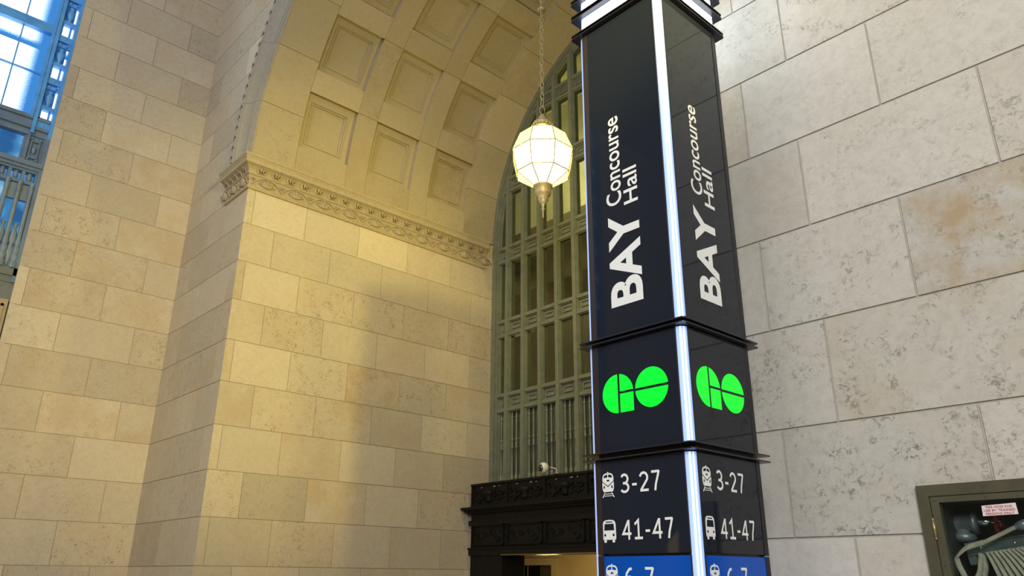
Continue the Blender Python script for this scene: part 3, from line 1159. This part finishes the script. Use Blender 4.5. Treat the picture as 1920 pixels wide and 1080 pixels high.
mb = MB()
for k in range(4):
    for j in range(N8):
        mb.face([lring(k, j), lring(k+1, j), lring(k+1, j+1), lring(k, j+1)])
mb.build('glass_panes', PANE, lan, LO)
mb = MB()
for k in range(5):
    for j in range(N8):
        mb.tube([lring(k, j), lring(k, j+1)], .0045, 6)
        if k < 4:
            mb.tube([lring(k, j), lring(k+1, j)], .0045, 6)
mb.build('brass_cames', CAME, lan, LO)
mb = MB()
mb.lathe([(.0, -1.10), (.30, -1.10), (.325, -1.13), (.325, -1.17), (.28, -1.20), (.265, -1.38), (.24, -1.46), (.17, -1.52), (.155, -1.58), (.18, -1.60), (.18, -1.63), (.15, -1.65), (.15, -1.68), (.09, -1.76), (.045, -1.84), (.04, -1.92), (.065, -1.95), (.06, -1.98), (.03, -2.0), (.025, -2.26), (.0, -2.28)], (0, 0, 0), 24)
mb.v = [(LC.x+v[0]*LR, LC.y+v[1]*LR, LC.z+v[2]*LR) for v in mb.v]
mb.build('finial', BRASS, lan, LO)
mb = MB()
mb.lathe([(.0, .98), (.34, .98), (.37, 1.02), (.36, 1.06), (.31, 1.08), (.31, 1.16), (.33, 1.18), (.33, 1.22), (.29, 1.27), (.20, 1.31), (.16, 1.34), (.17, 1.40), (.13, 1.46), (.09, 1.56), (.05, 1.60), (.0, 1.61)], (0, 0, 0), 24)
mb.v = [(LC.x+v[0]*LR, LC.y+v[1]*LR, LC.z+v[2]*LR) for v in mb.v]
for j in range(18):
    a = 2*pi*j/18
    mb.ball((LC.x+LR*.345*cos(a), LC.y+LR*.345*sin(a), LC.z+LR*1.12), .013, 8)
    mb.ball((LC.x+LR*.29*cos(a), LC.y+LR*.29*sin(a), LC.z+LR*1.24), .010, 8)
mb.build('crown', BRASS, lan, LO)
mb = MB()
mb.ball(LC+Vector((0, 0, .02)), .125, 20)
bo = mb.build('lamp_globe', BULB, lan, LO)
mb = MB()
z = LC.z+LR*1.58
k = 0
while z < CZ+RA-.02:
    L = .11 if k < 2 else .085
    pts = []
    w = .017 if k >= 2 else .024
    for i in range(14):
        a = 2*pi*i/14
        du, dz = w*cos(a), (L*.5)*sin(a)
        pts.append((LC.x+(du if k % 2 else 0)*.8+(0 if k % 2 else du*.5), LC.y+(0 if k % 2 else du), z+L*.5+dz))
    mb.tube(pts, .0045, 6, closed=True)
    z += L-.014
    k += 1
mb.lathe([(0, 0), (.045, 0), (.05, .012), (.03, .03), (0, .035)], (LC.x, LC.y, 5.88), 16)
mb.build('chain', BRASS, lan, LO)
lg = lamp('lantern_light', 'POINT', tuple(LC+Vector((0, 0, .02))), 640, (1, .82, .13), .10)

# ---------------------------------------------------------------- wayfinding pylon
YP, XP = 2.3, -1.561
PW = .477
XA, YQ = XP-PW, YP+PW
CH = .031
ZTOP = 2.95
py = thing('wayfinding_pylon', 'tall black glass wayfinding pylon with lit corner strip and BAY Concourse Hall signs', 'sign', ((XA+XP)/2, (YP+YQ)/2, -ZC))
QO = ((XA+XP)/2, (YP+YQ)/2, -ZC)


def octo(e, c=None):
    c = CH if c is None else c
    return [(XA-e+c, YP-e), (XP+e-c, YP-e), (XP+e, YP-e+c), (XP+e, YQ+e-c), (XP+e-c, YQ+e), (XA-e+c, YQ+e), (XA-e, YQ+e-c), (XA-e, YP-e+c)]


FLAT = lambda u, v, d: (u, v, d)
mb = MB()
mb.prism(octo(-.012), FLAT, ZF, ZTOP-.01)
mb.build('core', TRIM, py, QO)
mb = MB()
mb.prism(octo(.02), FLAT, ZF, ZF+.12)
mb.build('plinth', PLATE, py, QO, .004)
mb = MB()
mb.prism(octo(.03), FLAT, ZTOP, ZTOP+.03)
mb.build('cap', PLATE, py, QO, .004)
PAIRS = [(.888, .905), (.425, .448), (2.446, 2.464), (2.557, 2.578), (2.653, 2.671), (2.757, 2.775)]
for a, b in PAIRS:
    for z in (a, b):
        mb = MB()
        mb.prism(octo(.024, .008), FLAT, z-.0022, z+.0022)
        mb.build('ring_plate', PLATE, py, QO, .001)
# light bands near the top
for a, b in ((2.467, 2.554), (2.581, 2.650), (2.674, 2.754), (2.778, 2.945)):
    mb = MB()
    mb.prism(octo(-.001), FLAT, a+.002, b-.002)
    mb.build('light_band', BAND, py, QO)
# glass panels; faces: (name, origin corner, u dir, outward normal)
SEG = [(ZF+.12, .076, None), (.079, .422, None), (.451, .885, None), (.908, 2.443, None)]


def facefn(side):
    if side == 0:   # faces the viewer's left, normal -Y
        return lambda u, v, d: (XA+u, YP-d, v)
    if side == 1:   # normal +X
        return lambda u, v, d: (XP+d, YP+u, v)
    if side == 2:   # normal +Y
        return lambda u, v, d: (XP-u, YQ+d, v)
    return lambda u, v, d: (XA-d, YQ-u, v)


for side in range(4):
    fn = facefn(side)
    tl, trr = (.028, .004) if side % 2 == 0 else (.004, .028)
    for i, (a, b, _) in enumerate(SEG):
        mb = MB()
        u0, u1 = CH+tl, PW-CH-trr
        mb.prism([(u0, a+.003), (u1, a+.003), (u1, b-.003), (u0, b-.003)], fn, -.010, 0.0)
        mb.build('glass_panel', PANELB if i == 0 else PANEL, py, QO)
        mb = MB()
        mb.prism([(CH, a), (u0, a), (u0, b), (CH, b)], fn, -.011, .002)
        mb.build('edge_trim', TRIMB if side % 2 == 0 else TRIM, py, QO)
        mb = MB()
        mb.prism([(u1, a), (PW-CH, a), (PW-CH, b), (u1, b)], fn, -.011, .002)
        mb.build('edge_trim', TRIMB if side % 2 == 0 else TRIM, py, QO)
# corner light strips
for ci, (cx, cy, sx, sy) in enumerate(((XP, YP, 1, -1), (XA, YP, -1, -1), (XP, YQ, 1, 1), (XA, YQ, -1, 1))):
    def cp_(t, e, z, cx=cx, cy=cy, sx=sx, sy=sy):
        # t 0..1 along the chamfer, e outwards
        x = cx-sx*CH*(1-t)
        y = cy-sy*CH*t
        return (x+sx*e*.707, y+sy*e*.707, z)
    for (a, b) in ((ZF+.12, .422), (.451, .885), (.908, 2.443)):
        mb = MB()
        ts = [0, .08, .3, .5, .7, .92, 1]
        es = [-.004, .003, .009, .011, .009, .003, -.004] if ci == 0 else [-.002, .002, .005, .006, .005, .002, -.002] if ci == 1 else [-.006, -.004, -.003, -.003, -.003, -.004, -.006]
        lo = [cp_(t, e, a+.004) for t, e in zip(ts, es)]
        hi = [cp_(t, e, b-.004) for t, e in zip(ts, es)]
        mb.grid([lo, hi], smooth=True)
        mb.face(lo)
        mb.face(hi[::-1])
        st = mb.build('corner_light_strip', LEDBASE, py, QO)
        if ci == 0:
            for t0, t1 in ((.30, .46), (.60, .72)):
                mb = MB()
                e0 = .0105
                q = [cp_(t0, e0, a+.006), cp_(t1, e0+.001, a+.006), cp_(t1, e0+.001, b-.006), cp_(t0, e0, b-.006)]
                mb.face(q)
                o = mb.build('led_line', LEDLINE, st)
                o.data.transform(Matrix.Translation((-QO[0], -QO[1], -QO[2])))

# --- sign graphics
dg = bpy.context.evaluated_depsgraph_get


def text_mesh(body, off=0.0, spacing=1.0):
    cu = bpy.data.curves.new('t', 'FONT')
    cu.body = body
    cu.size = 1
    cu.offset = off
    cu.space_character = spacing
    cu.resolution_u = 6
    o = bpy.data.objects.new('t', cu)
    COL.objects.link(o)
    bpy.context.view_layer.update()
    me = bpy.data.meshes.new_from_object(o.evaluated_get(dg()))
    V = [tuple(v.co) for v in me.vertices]
    P = [tuple(p.vertices) for p in me.polygons]
    bpy.data.objects.remove(o)
    bpy.data.curves.remove(cu)
    bpy.data.meshes.remove(me)
    return V, P


def put_text(name, body, fn, box, m, parent, origin, off=0., rot=False, d=.0012, lift=False, spacing=1.):
    """box = (u0, u1, v0, v1) on the face; rot: text runs up the face"""
    V, P = text_mesh(body, off, spacing)
    x0, x1 = min(v[0] for v in V), max(v[0] for v in V)
    y0, y1 = min(v[1] for v in V), max(v[1] for v in V)
    u0, u1, v0, v1 = box
    mb = MB()
    for p in P:
        pts = []
        for i in p:
            s, t = (V[i][0]-x0)/(x1-x0), (V[i][1]-y0)/(y1-y0)
            if rot:
                pts.append(fn(u1-(u1-u0)*t, v0+(v1-v0)*s, d))
            else:
                pts.append(fn(u0+(u1-u0)*s, v0+(v1-v0)*t, d))
        mb.face(pts)
    return mb.build(name, m, parent, origin)


def earc(cx, cy, rx, ry, a0, a1, n=16):
    return [(cx+rx*cos(R(a0+(a1-a0)*k/n)), cy+ry*sin(R(a0+(a1-a0)*k/n))) for k in range(n+1)]


GLY = {'1': (.62, [[(.06, .74), (.32, .94), (.32, .06)], [(.04, .06), (.60, .06)]]),
       '2': (.58, [earc(.27, .69, .235, .25, 165, -25, 14)+[(.06, .06)], [(.03, .06), (.56, .06)]]),
       '3': (.56, [earc(.24, .72, .22, .22, 150, -90, 14), earc(.24, .28, .255, .22, 90, -150, 16), [(.14, .50), (.26, .50)]]),
       '4': (.66, [[(.44, .94), (.05, .29), (.64, .29)], [(.47, .0), (.47, .98)]]),
       '6': (.58, [earc(.29, .30, .235, .24, 0, 360, 22), [(.46, .93), (.30, .90), (.14, .72), (.06, .45), (.055, .30)]]),
       '7': (.56, [[(.02, .94), (.52, .94)], [(.50, .96), (.40, .66), (.28, .32), (.22, .0)]]),
       '-': (.34, [[(.02, .40), (.32, .40)]])}


def put_number(name, body, fn, box, m, parent, origin, d=.0012):
    W_ = sum(GLY[c][0] for c in body)+.17*(len(body)-1)
    u0, u1, v0, v1 = box
    sx, sy = (u1-u0)/W_, (v1-v0)
    hw_ = .062
    x = 0
    mb = MB()
    for c in body:
        for st in GLY[c][1]:
            P = [Vector((p[0]+x, p[1])) for p in st]
            rows = []
            for k in range(len(P)):
                if k == 0:
                    t = (P[1]-P[0]).normalized()
                    n_, sc = Vector((-t.y, t.x)), 1
                elif k == len(P)-1:
                    t = (P[-1]-P[-2]).normalized()
                    n_, sc = Vector((-t.y, t.x)), 1
                else:
                    t0, t1 = (P[k]-P[k-1]).normalized(), (P[k+1]-P[k]).normalized()
                    t = (t0+t1).normalized() if (t0+t1).length > .01 else t0
                    n_ = Vector((-t.y, t.x))
                    sc = min(2.2, 1/max(.3, n_.dot(Vector((-t0.y, t0.x)))))
                a, b = P[k]+n_*hw_*sc, P[k]-n_*hw_*sc
                rows.append([fn(u0+a.x*sx, v0+a.y*sy, d), fn(u0+b.x*sx, v0+b.y*sy, d)])
            d += .00007
            mb.grid(rows, smooth=False)
        x += GLY[c][0]+.17
    return mb.build(name, m, parent, origin)


def arc(cx, cy, r, a0, a1, n=24):
    return [(cx+r*cos(R(a0+(a1-a0)*k/n)), cy+r*sin(R(a0+(a1-a0)*k/n))) for k in range(n+1)]


def rrect(x0, x1, y0, y1, r):
    return arc(x1-r, y1-r, r, 0, 90, 5)+arc(x0+r, y1-r, r, 90, 180, 5)+arc(x0+r, y0+r, r, 180, 270, 5)+arc(x1-r, y0+r, r, 270, 360, 5)


def shape(mb, polys, fn, box, d0, d1):
    u0, u1, v0, v1 = box
    for p in polys:
        mb.prism([(u0+(u1-u0)*x, v0+(v1-v0)*y) for x, y in p], fn, d0, d1)


TRAIN_W = [arc(.5, .955, .055, 0, 350, 12),
           [(.14, .22), (.86, .22), (.93, .28), (.97, .40), (.97, .63), (.95, .63), (.95, .80), (.86, .91), (.70, .955), (.5, .965), (.30, .955), (.14, .91), (.05, .80), (.05, .63), (.03, .63), (.03, .40), (.07, .28)],
           [(.0, .0), (.07, .0), (.26, .19), (.19, .19)], [(1., .0), (.93, .0), (.74, .19), (.81, .19)], [(.24, .125), (.76, .125), (.73, .15), (.27, .15)], [(.17, .05), (.83, .05), (.80, .075), (.20, .075)]]
TRAIN_D = [[(.14, .77), (.46, .79), (.46, .90), (.34, .895), (.19, .86)], [(.86, .77), (.54, .79), (.54, .90), (.66, .895), (.81, .86)], rrect(.41, .61, .63, .70, .02),
           [(.0, .60), (.06, .60), (.5, .41), (.94, .60), (1., .60), (1., .64), (.95, .64), (.5, .455), (.05, .64), (.0, .64)], arc(.18, .41, .06, 0, 350, 12), arc(.82, .41, .06, 0, 350, 12)]
BUS_W = [[(.03, .12), (.97, .12), (1., .2), (.98, .80), (.93, .92), (.80, .98), (.5, 1.), (.20, .98), (.07, .92), (.02, .80), (.0, .2)], rrect(.10, .28, .0, .16, .03), rrect(.72, .90, .0, .16, .03)]
BUS_D = [rrect(.24, .76, .875, .925, .02), [(.12, .53), (.88, .53), (.84, .82), (.16, .82)], rrect(.11, .25, .27, .38, .04), rrect(.75, .89, .27, .38, .04)]


def icon(name, W_, D_, fn, box, back, side):
    mb = MB()
    shape(mb, W_, fn, box, .0002, .0010)
    o = mb.build(name, WHITEP, py, QO)
    mb = MB()
    shape(mb, D_, fn, box, .0011, .0014)
    q = mb.build('icon_cutouts', back, o)
    q.data.transform(Matrix.Translation((-QO[0], -QO[1], -QO[2])))


def go_logo(fn, box):
    # unit box: 2.07 wide, 1 high
    gp = .022
    gx, ox = .5, 1.57
    G = [arc(gx, .5, .5, 90, 270, 30),
         [(gx+.075, .5+gp+.02)]+arc(gx+.0, .5, .5, 4, 81, 18)[0:]+[],
         [(gx+.075, 0), (1.0, 0), (1.0, .5-gp), (gx+.075, .5-gp)]]
    G[1] = [(gx+.075, .5+gp+.02)]+[p for p in arc(gx, .5, .5, 5, 81.4, 18)]
    O = [[p for p in arc(ox, .5, .5, 4, 176, 30)], [p for p in arc(ox, .5, .5, 184, 356, 30)]]
    mb = MB()
    u0, u1, v0, v1 = box
    for p in G+O:
        mb.prism([(u0+(u1-u0)*x/2.07, v0+(v1-v0)*y) for x, y in p], fn, .0003, .0015)
    mb.build('transit_logo', GREENP, py, QO)


for side in (0, 1):
    fn = facefn(side)
    o = (lambda x: x-XA) if side == 0 else (lambda y: y-YP)
    if side == 0:
        T = [('BAY', (-1.894, -1.730, 1.028, 1.436), .030), ('Concourse', (-1.8975, -1.815, 1.483, 1.915), .012), ('Hall', (-1.803, -1.729, 1.465, 1.632), .012)]
        Nn = [('3-27', (-1.884, -1.702, .295, .366)), ('41-47', (-1.886, -1.657, .130, .200)), ('6-7', (-1.884, -1.752, -.036, .036))]
        I = [(-1.977, -1.917, .284, .378), (-1.981, -1.917, .122, .203), (-1.974, -1.914, -.046, .047)]
        lb = (-1.957, -1.641, .597, .750)
    else:
        T = [('BAY', (2.438, 2.588, 1.022, 1.430), .030), ('Concourse', (2.438, 2.519, 1.490, 1.926), .012), ('Hall', (2.529, 2.603, 1.455, 1.640), .012)]
        Nn = [('3-27', (2.441, 2.619, .295, .366)), ('41-47', (2.441, 2.664, .130, .200)), ('6-7', (2.452, 2.585, -.036, .036))]
        I = [(2.351, 2.407, .284, .374), (2.349, 2.404, .125, .203), (2.352, 2.412, -.046, .047)]
        lb = (2.362, 2.682, .593, .747)
    for body, b, off in T:
        put_text('sign_word', body, fn, (o(b[0]), o(b[1]), b[2], b[3]), WHITEP, py, QO, off, True)
    for body, b in Nn:
        put_number('sign_number', body, fn, (o(b[0]), o(b[1]), b[2], b[3]), WHITEP, py, QO)
    icon('train_icon', TRAIN_W, TRAIN_D, fn, (o(I[0][0]), o(I[0][1]), I[0][2], I[0][3]), PANEL, side)
    icon('bus_icon', BUS_W, BUS_D, fn, (o(I[1][0]), o(I[1][1]), I[1][2], I[1][3]), PANEL, side)
    icon('train_icon', TRAIN_W, TRAIN_D, fn, (o(I[2][0]), o(I[2][1]), I[2][2], I[2][3]), PANELB, side)
    go_logo(fn, (o(lb[0]), o(lb[1]), lb[2], lb[3]))

# ---------------------------------------------------------------- fire hose cabinet in the right wall
CO = (-.66, YB, -.2)
cab = thing('fire_hose_cabinet', 'olive steel fire hose cabinet with glass door set in the stone wall', 'cabinet', CO)
cx0, cx1, cz0, cz1 = -1.125, -.20, -.765, .326
mb = MB()
for (a, b, c, d) in rsub((cx0, cx1, cz0, cz1), (-1.085, -.24, -.725, .286)):
    mb.box(a, b, YB-.020, YB+.004, c, d)
mb.build('outer_frame', OLIVE, cab, CO, .003)
mb = MB()
for (a, b, c, d) in rsub((-1.083, -.242, -.723, .284), (-1.055, -.27, -.695, .263)):
    mb.box(a, b, YB-.016, YB+.012, c, d)
for z in (-.55, -.1, .262):
    pass
dd = mb.build('door', OLIVE, cab, CO, .003)
for (x, z) in ((-1.07, .272), (-1.00, .274), (-.90, .274), (-.8, .274), (-1.07, .05), (-1.07, -.2)):
    mb = MB()
    mb.ball((x, YB-.017, z), .0035, 8, (1, .6, 1))
    o = mb.build('screw', OLIVE, dd)
    o.data.transform(Matrix.Translation((-CO[0], -CO[1], -CO[2])))
mb = MB()
mb.box(-1.055, -.27, YB-.004, YB-.001, -.695, .263)
o = mb.build('glass', CABGLASS, dd)
o.data.transform(Matrix.Translation((-CO[0], -CO[1], -CO[2])))
for z in (.172, -.60):
    mb = MB()
    mb.lathe([(0, -.031), (.0055, -.031), (.0055, .031), (0, .031)], (-1.083, YB-.022, z), 10)
    mb.ball((-1.083, YB-.022, z+.033), .0055, 8)
    mb.ball((-1.083, YB-.022, z-.033), .0055, 8)
    o = mb.build('hinge', BRASSH, dd)
    o.data.transform(Matrix.Translation((-CO[0], -CO[1], -CO[2])))
mb = MB()
t = .01
X0, X1, Z0, Z1, YD = -1.060, -.264, -.698, .265, YB+.24
mb.box(X0, X1, YD, YD+t, Z0, Z1)
mb.box(X0, X0+.003, YB+.01, YD, Z0, Z1)
mb.box(X1-.003, X1, YB+.01, YD, Z0, Z1)
mb.box(X0, X1, YB+.01, YD, Z0, Z0+.003)
mb.box(X0, X1, YB+.01, YD, Z1-.003, Z1)
mb.build('cabinet_box', DARKIN, cab, CO)
# warning label on the glass
lab = MB()
lab.prism([(-.9225, .2095), (-.8130, .2115), (-.8150, .2490), (-.9215, .2445)], lambda u, v, d: (u, YB-.0045-d, v), 0, .0008)
lo = lab.build('warning_label', LABELW, cab, CO)
for i, (tx, w) in enumerate((('FIRE HOSE FOR', .082), ('USE BY TRAINED', .096), ('PERSONS ONLY', .088))):
    zc = .2385-.0112*i
    o = put_text('label_text', tx, lambda u, v, d: (u, YB-.0055-d, v), (-.8675-w/2, -.8675+w/2, zc-.0036, zc+.0040), LABELR, lo, (0, 0, 0), .004)
    o.data.transform(Matrix.Translation((-CO[0], -CO[1], -CO[2])))
# valve (things inside the cabinet are parts of its fixed fittings)
K = 1.045
yv = YB*K


def kp(x, z, y=None):
    k = (YB*K if y is None else y)/YB
    return Vector((x*k, YB*k, z*k))


c0 = kp(-1.01, .190)


def sub(mb, name, m, parent):
    o = mb.build(name, m, parent)
    o.data.transform(Matrix.Translation((-CO[0], -CO[1], -CO[2])))
    return o


mb = MB()
mb.lathe([(0, -.055), (.036, -.055), (.038, -.05), (.038, -.03), (.034, -.025), (.034, .05), (.042, .055), (.042, .07), (.0, .07)], c0, 20, 'x')
mb.lathe([(.026, .02), (.026, -.035), (.040, -.04), (.041, -.058), (.030, -.066), (.02, -.07), (0, -.07)], c0+Vector((.015, 0, 0)), 18, 'z')
mb.lathe([(.022, 0), (.022, YD-c0.y), (0, YD-c0.y)], c0+Vector((-.01, .0, 0)), 14, 'y')
vs = mb.build('hose_valve', VALVE, cab, CO)
mb = MB()
mb.lathe([(0, .07), (.016, .07), (.016, .10), (.010, .105), (.010, .145), (0, .145)], c0, 12, 'x')
sub(mb, 'valve_stem', CHROME, vs)
mb = MB()
pts = [(c0.x+.135, c0.y+.036*cos(a*pi/10), c0.z-.012+.036*sin(a*pi/10)) for a in range(20)]
mb.tube(pts, .008, 8, closed=True)
for a in range(3):
    q = a*2*pi/3
    mb.tube([(c0.x+.135, c0.y, c0.z-.012), (c0.x+.135, c0.y+.036*cos(q), c0.z-.012+.036*sin(q))], .005, 6)
mb.ball((c0.x+.14, c0.y, c0.z-.012), .014, 10)
sub(mb, 'hand_wheel', REDW, vs)['label'] = 'small red valve wheel'
# rack
r0 = kp(-.985, .098)
TLT = Matrix.Translation((r0.x, YB+.1, r0.z)) @ Matrix.Rotation(R(-7.5), 4, 'Y') @ Matrix.Translation((-r0.x, -YB-.1, -r0.z))
mb = MB()
mb.box(r0.x, -.32, YB+.101, YB+.155, r0.z-.004, r0.z+.020, M=TLT)
mb.box(r0.x, -.32, YB+.095, YB+.100, r0.z-.022, r0.z+.022, M=TLT)
mb.box(r0.x, -.32, YB+.090, YB+.0955, r0.z+.017, r0.z+.022, M=TLT)
mb.box(r0.x, -.32, YB+.090, YB+.0955, r0.z-.022, r0.z-.017, M=TLT)
mb.box(r0.x-.002, r0.x+.026, YB+.096, YB+.155, r0.z-.052, r0.z-.022, M=TLT)
mb.box(-.40, -.36, YB+.10, YD+.001, r0.z-.02, r0.z+.02, M=TLT)
rk = mb.build('hose_rack', STEELG, cab, CO, .0015)
for i in range(6):
    p = TLT @ Vector((r0.x+.05+.11*i, YB+.094, r0.z))
    mb = MB()
    mb.ball(p, .0045, 8, (1, .5, 1))
    sub(mb, 'rivet', CHROME, rk)
# hose
h0 = kp(-.95, .0)
hs = thing('fire_hose', 'folded beige canvas fire hose hanging inside the cabinet', 'hose', h0)
HO = tuple(h0)
mb = MB()


def flat_hose(pts, w, t=.006, nrm=None):
    """flat canvas strip of width w; the width axis is nrm"""
    P = [Vector(p) for p in pts]
    rows = []
    for k in range(len(P)):
        tg = (P[min(k+1, len(P)-1)]-P[max(k-1, 0)]).normalized()
        a = Vector(nrm) if nrm is not None else tg.cross(Vector((0, 1, 0)))
        a = (a-tg*a.dot(tg)).normalized()
        b = tg.cross(a)
        rows.append([P[k]+a*(w/2)*cos(2*pi*j/10)+b*t*sin(2*pi*j/10) for j in range(10)])
    mb.grid(rows, closed=True)


def bez(p0, p1, p2, p3, n=14):
    p0, p1, p2, p3 = map(Vector, (p0, p1, p2, p3))
    return [p0*(1-t)**3+p1*3*t*(1-t)**2+p2*3*t*t*(1-t)+p3*t**3 for t in [i/n for i in range(n+1)]]


# run from the coupling across the top of the rack, folding down at the left
ya = YB+.05
RUN = [(-.35, ya, .345), (-.60, ya, .262), (-.80, ya, .186), (-.842, ya, .174), (-.905, ya, .146), (-.955, ya, .125), (-1.005, ya, .112), (-1.032, ya, .095), (-1.053, ya, .076)]
mb = MB()


def smooth_path(P, n=6):
    P = [Vector(p) for p in P]
    out = []
    for k in range(len(P)-1):
        a, b, c, d = P[max(k-1, 0)], P[k], P[k+1], P[min(k+2, len(P)-1)]
        for i in range(n):
            t = i/n
            out.append(.5*((2*b)+(-a+c)*t+(2*a-5*b+4*c-d)*t*t+(-a+3*b-3*c+d)*t**3))
    return out+[P[-1]]


flat_hose(smooth_path(RUN[:7]), .016, .006, (.0, .5, 1))
flat_hose(smooth_path([RUN[5], RUN[6], RUN[7], RUN[8]]), .022, .004, (.5, .35, .8))
flat_hose(smooth_path([RUN[8], (-1.047, ya, .045), (-1.035, ya+.005, .0), (-1.01, ya+.01, -.12), (-.99, ya+.01, -.30)]), .020, .005, (1, .4, 0))
mb.build('hose_run', HOSE, hs, HO)


def bar_z(x):
    return r0.z-.018+(x-r0.x)*.13


mb = MB()
flat_hose(smooth_path([(-.982, ya+.045, bar_z(-.982)), (-.995, ya+.043, .03), (-1.02, ya+.04, -.02), (-1.035, ya+.04, -.14), (-1.04, ya+.04, -.30)]), .030, .009, (.3, 1, 0))
mb.build('hose_fold', HOSE, hs, HO)
mb = MB()
flat_hose(smooth_path([(-.972, ya+.055, bar_z(-.972)), (-.978, ya+.053, .04), (-.984, ya+.05, .01), (-.955, ya+.05, -.03), (-.91, ya+.05, -.09), (-.86, ya+.05, -.30)]), .028, .0055, (.25, 1, 0))
mb.build('hose_fold', HOSE, hs, HO)
for i in range(40):
    xt = -.958+.0135*i
    if xt > -.40:
        break
    sp_ = .13+.030*i
    xb = min(xt+sp_, -.285-.0002*(40-i))
    mb = MB()
    zt = bar_z(xt)
    flat_hose(smooth_path([(xt, ya+.05, zt), (xt+(xb-xt)*.13, ya+.048, zt-.05), (xt+(xb-xt)*.42, ya+.045, zt-.20), (xb, ya+.045, -.46-.004*(i % 3))]), .05, .0060+.0008*(i % 2), (.22, 1, 0))
    mb.build('hose_fold', HOSE, hs, HO)
mb = MB()
for (a, b, rr) in ((RUN[2], RUN[3], .016), (RUN[1], RUN[2], .019)):
    a, b = Vector(a), Vector(b)
    u = (b-a).normalized()
    c = b-u*.02
    mb.tube([c-u*.014, c-u*.012, c+u*.012, c+u*.014], [rr*.8, rr, rr, rr*.8], 14)
mb.tube([Vector(RUN[3]), Vector(RUN[2]), Vector(RUN[2])*.8+Vector(RUN[1])*.2], .012, 12)
mb.build('coupling', VALVE, hs, HO)
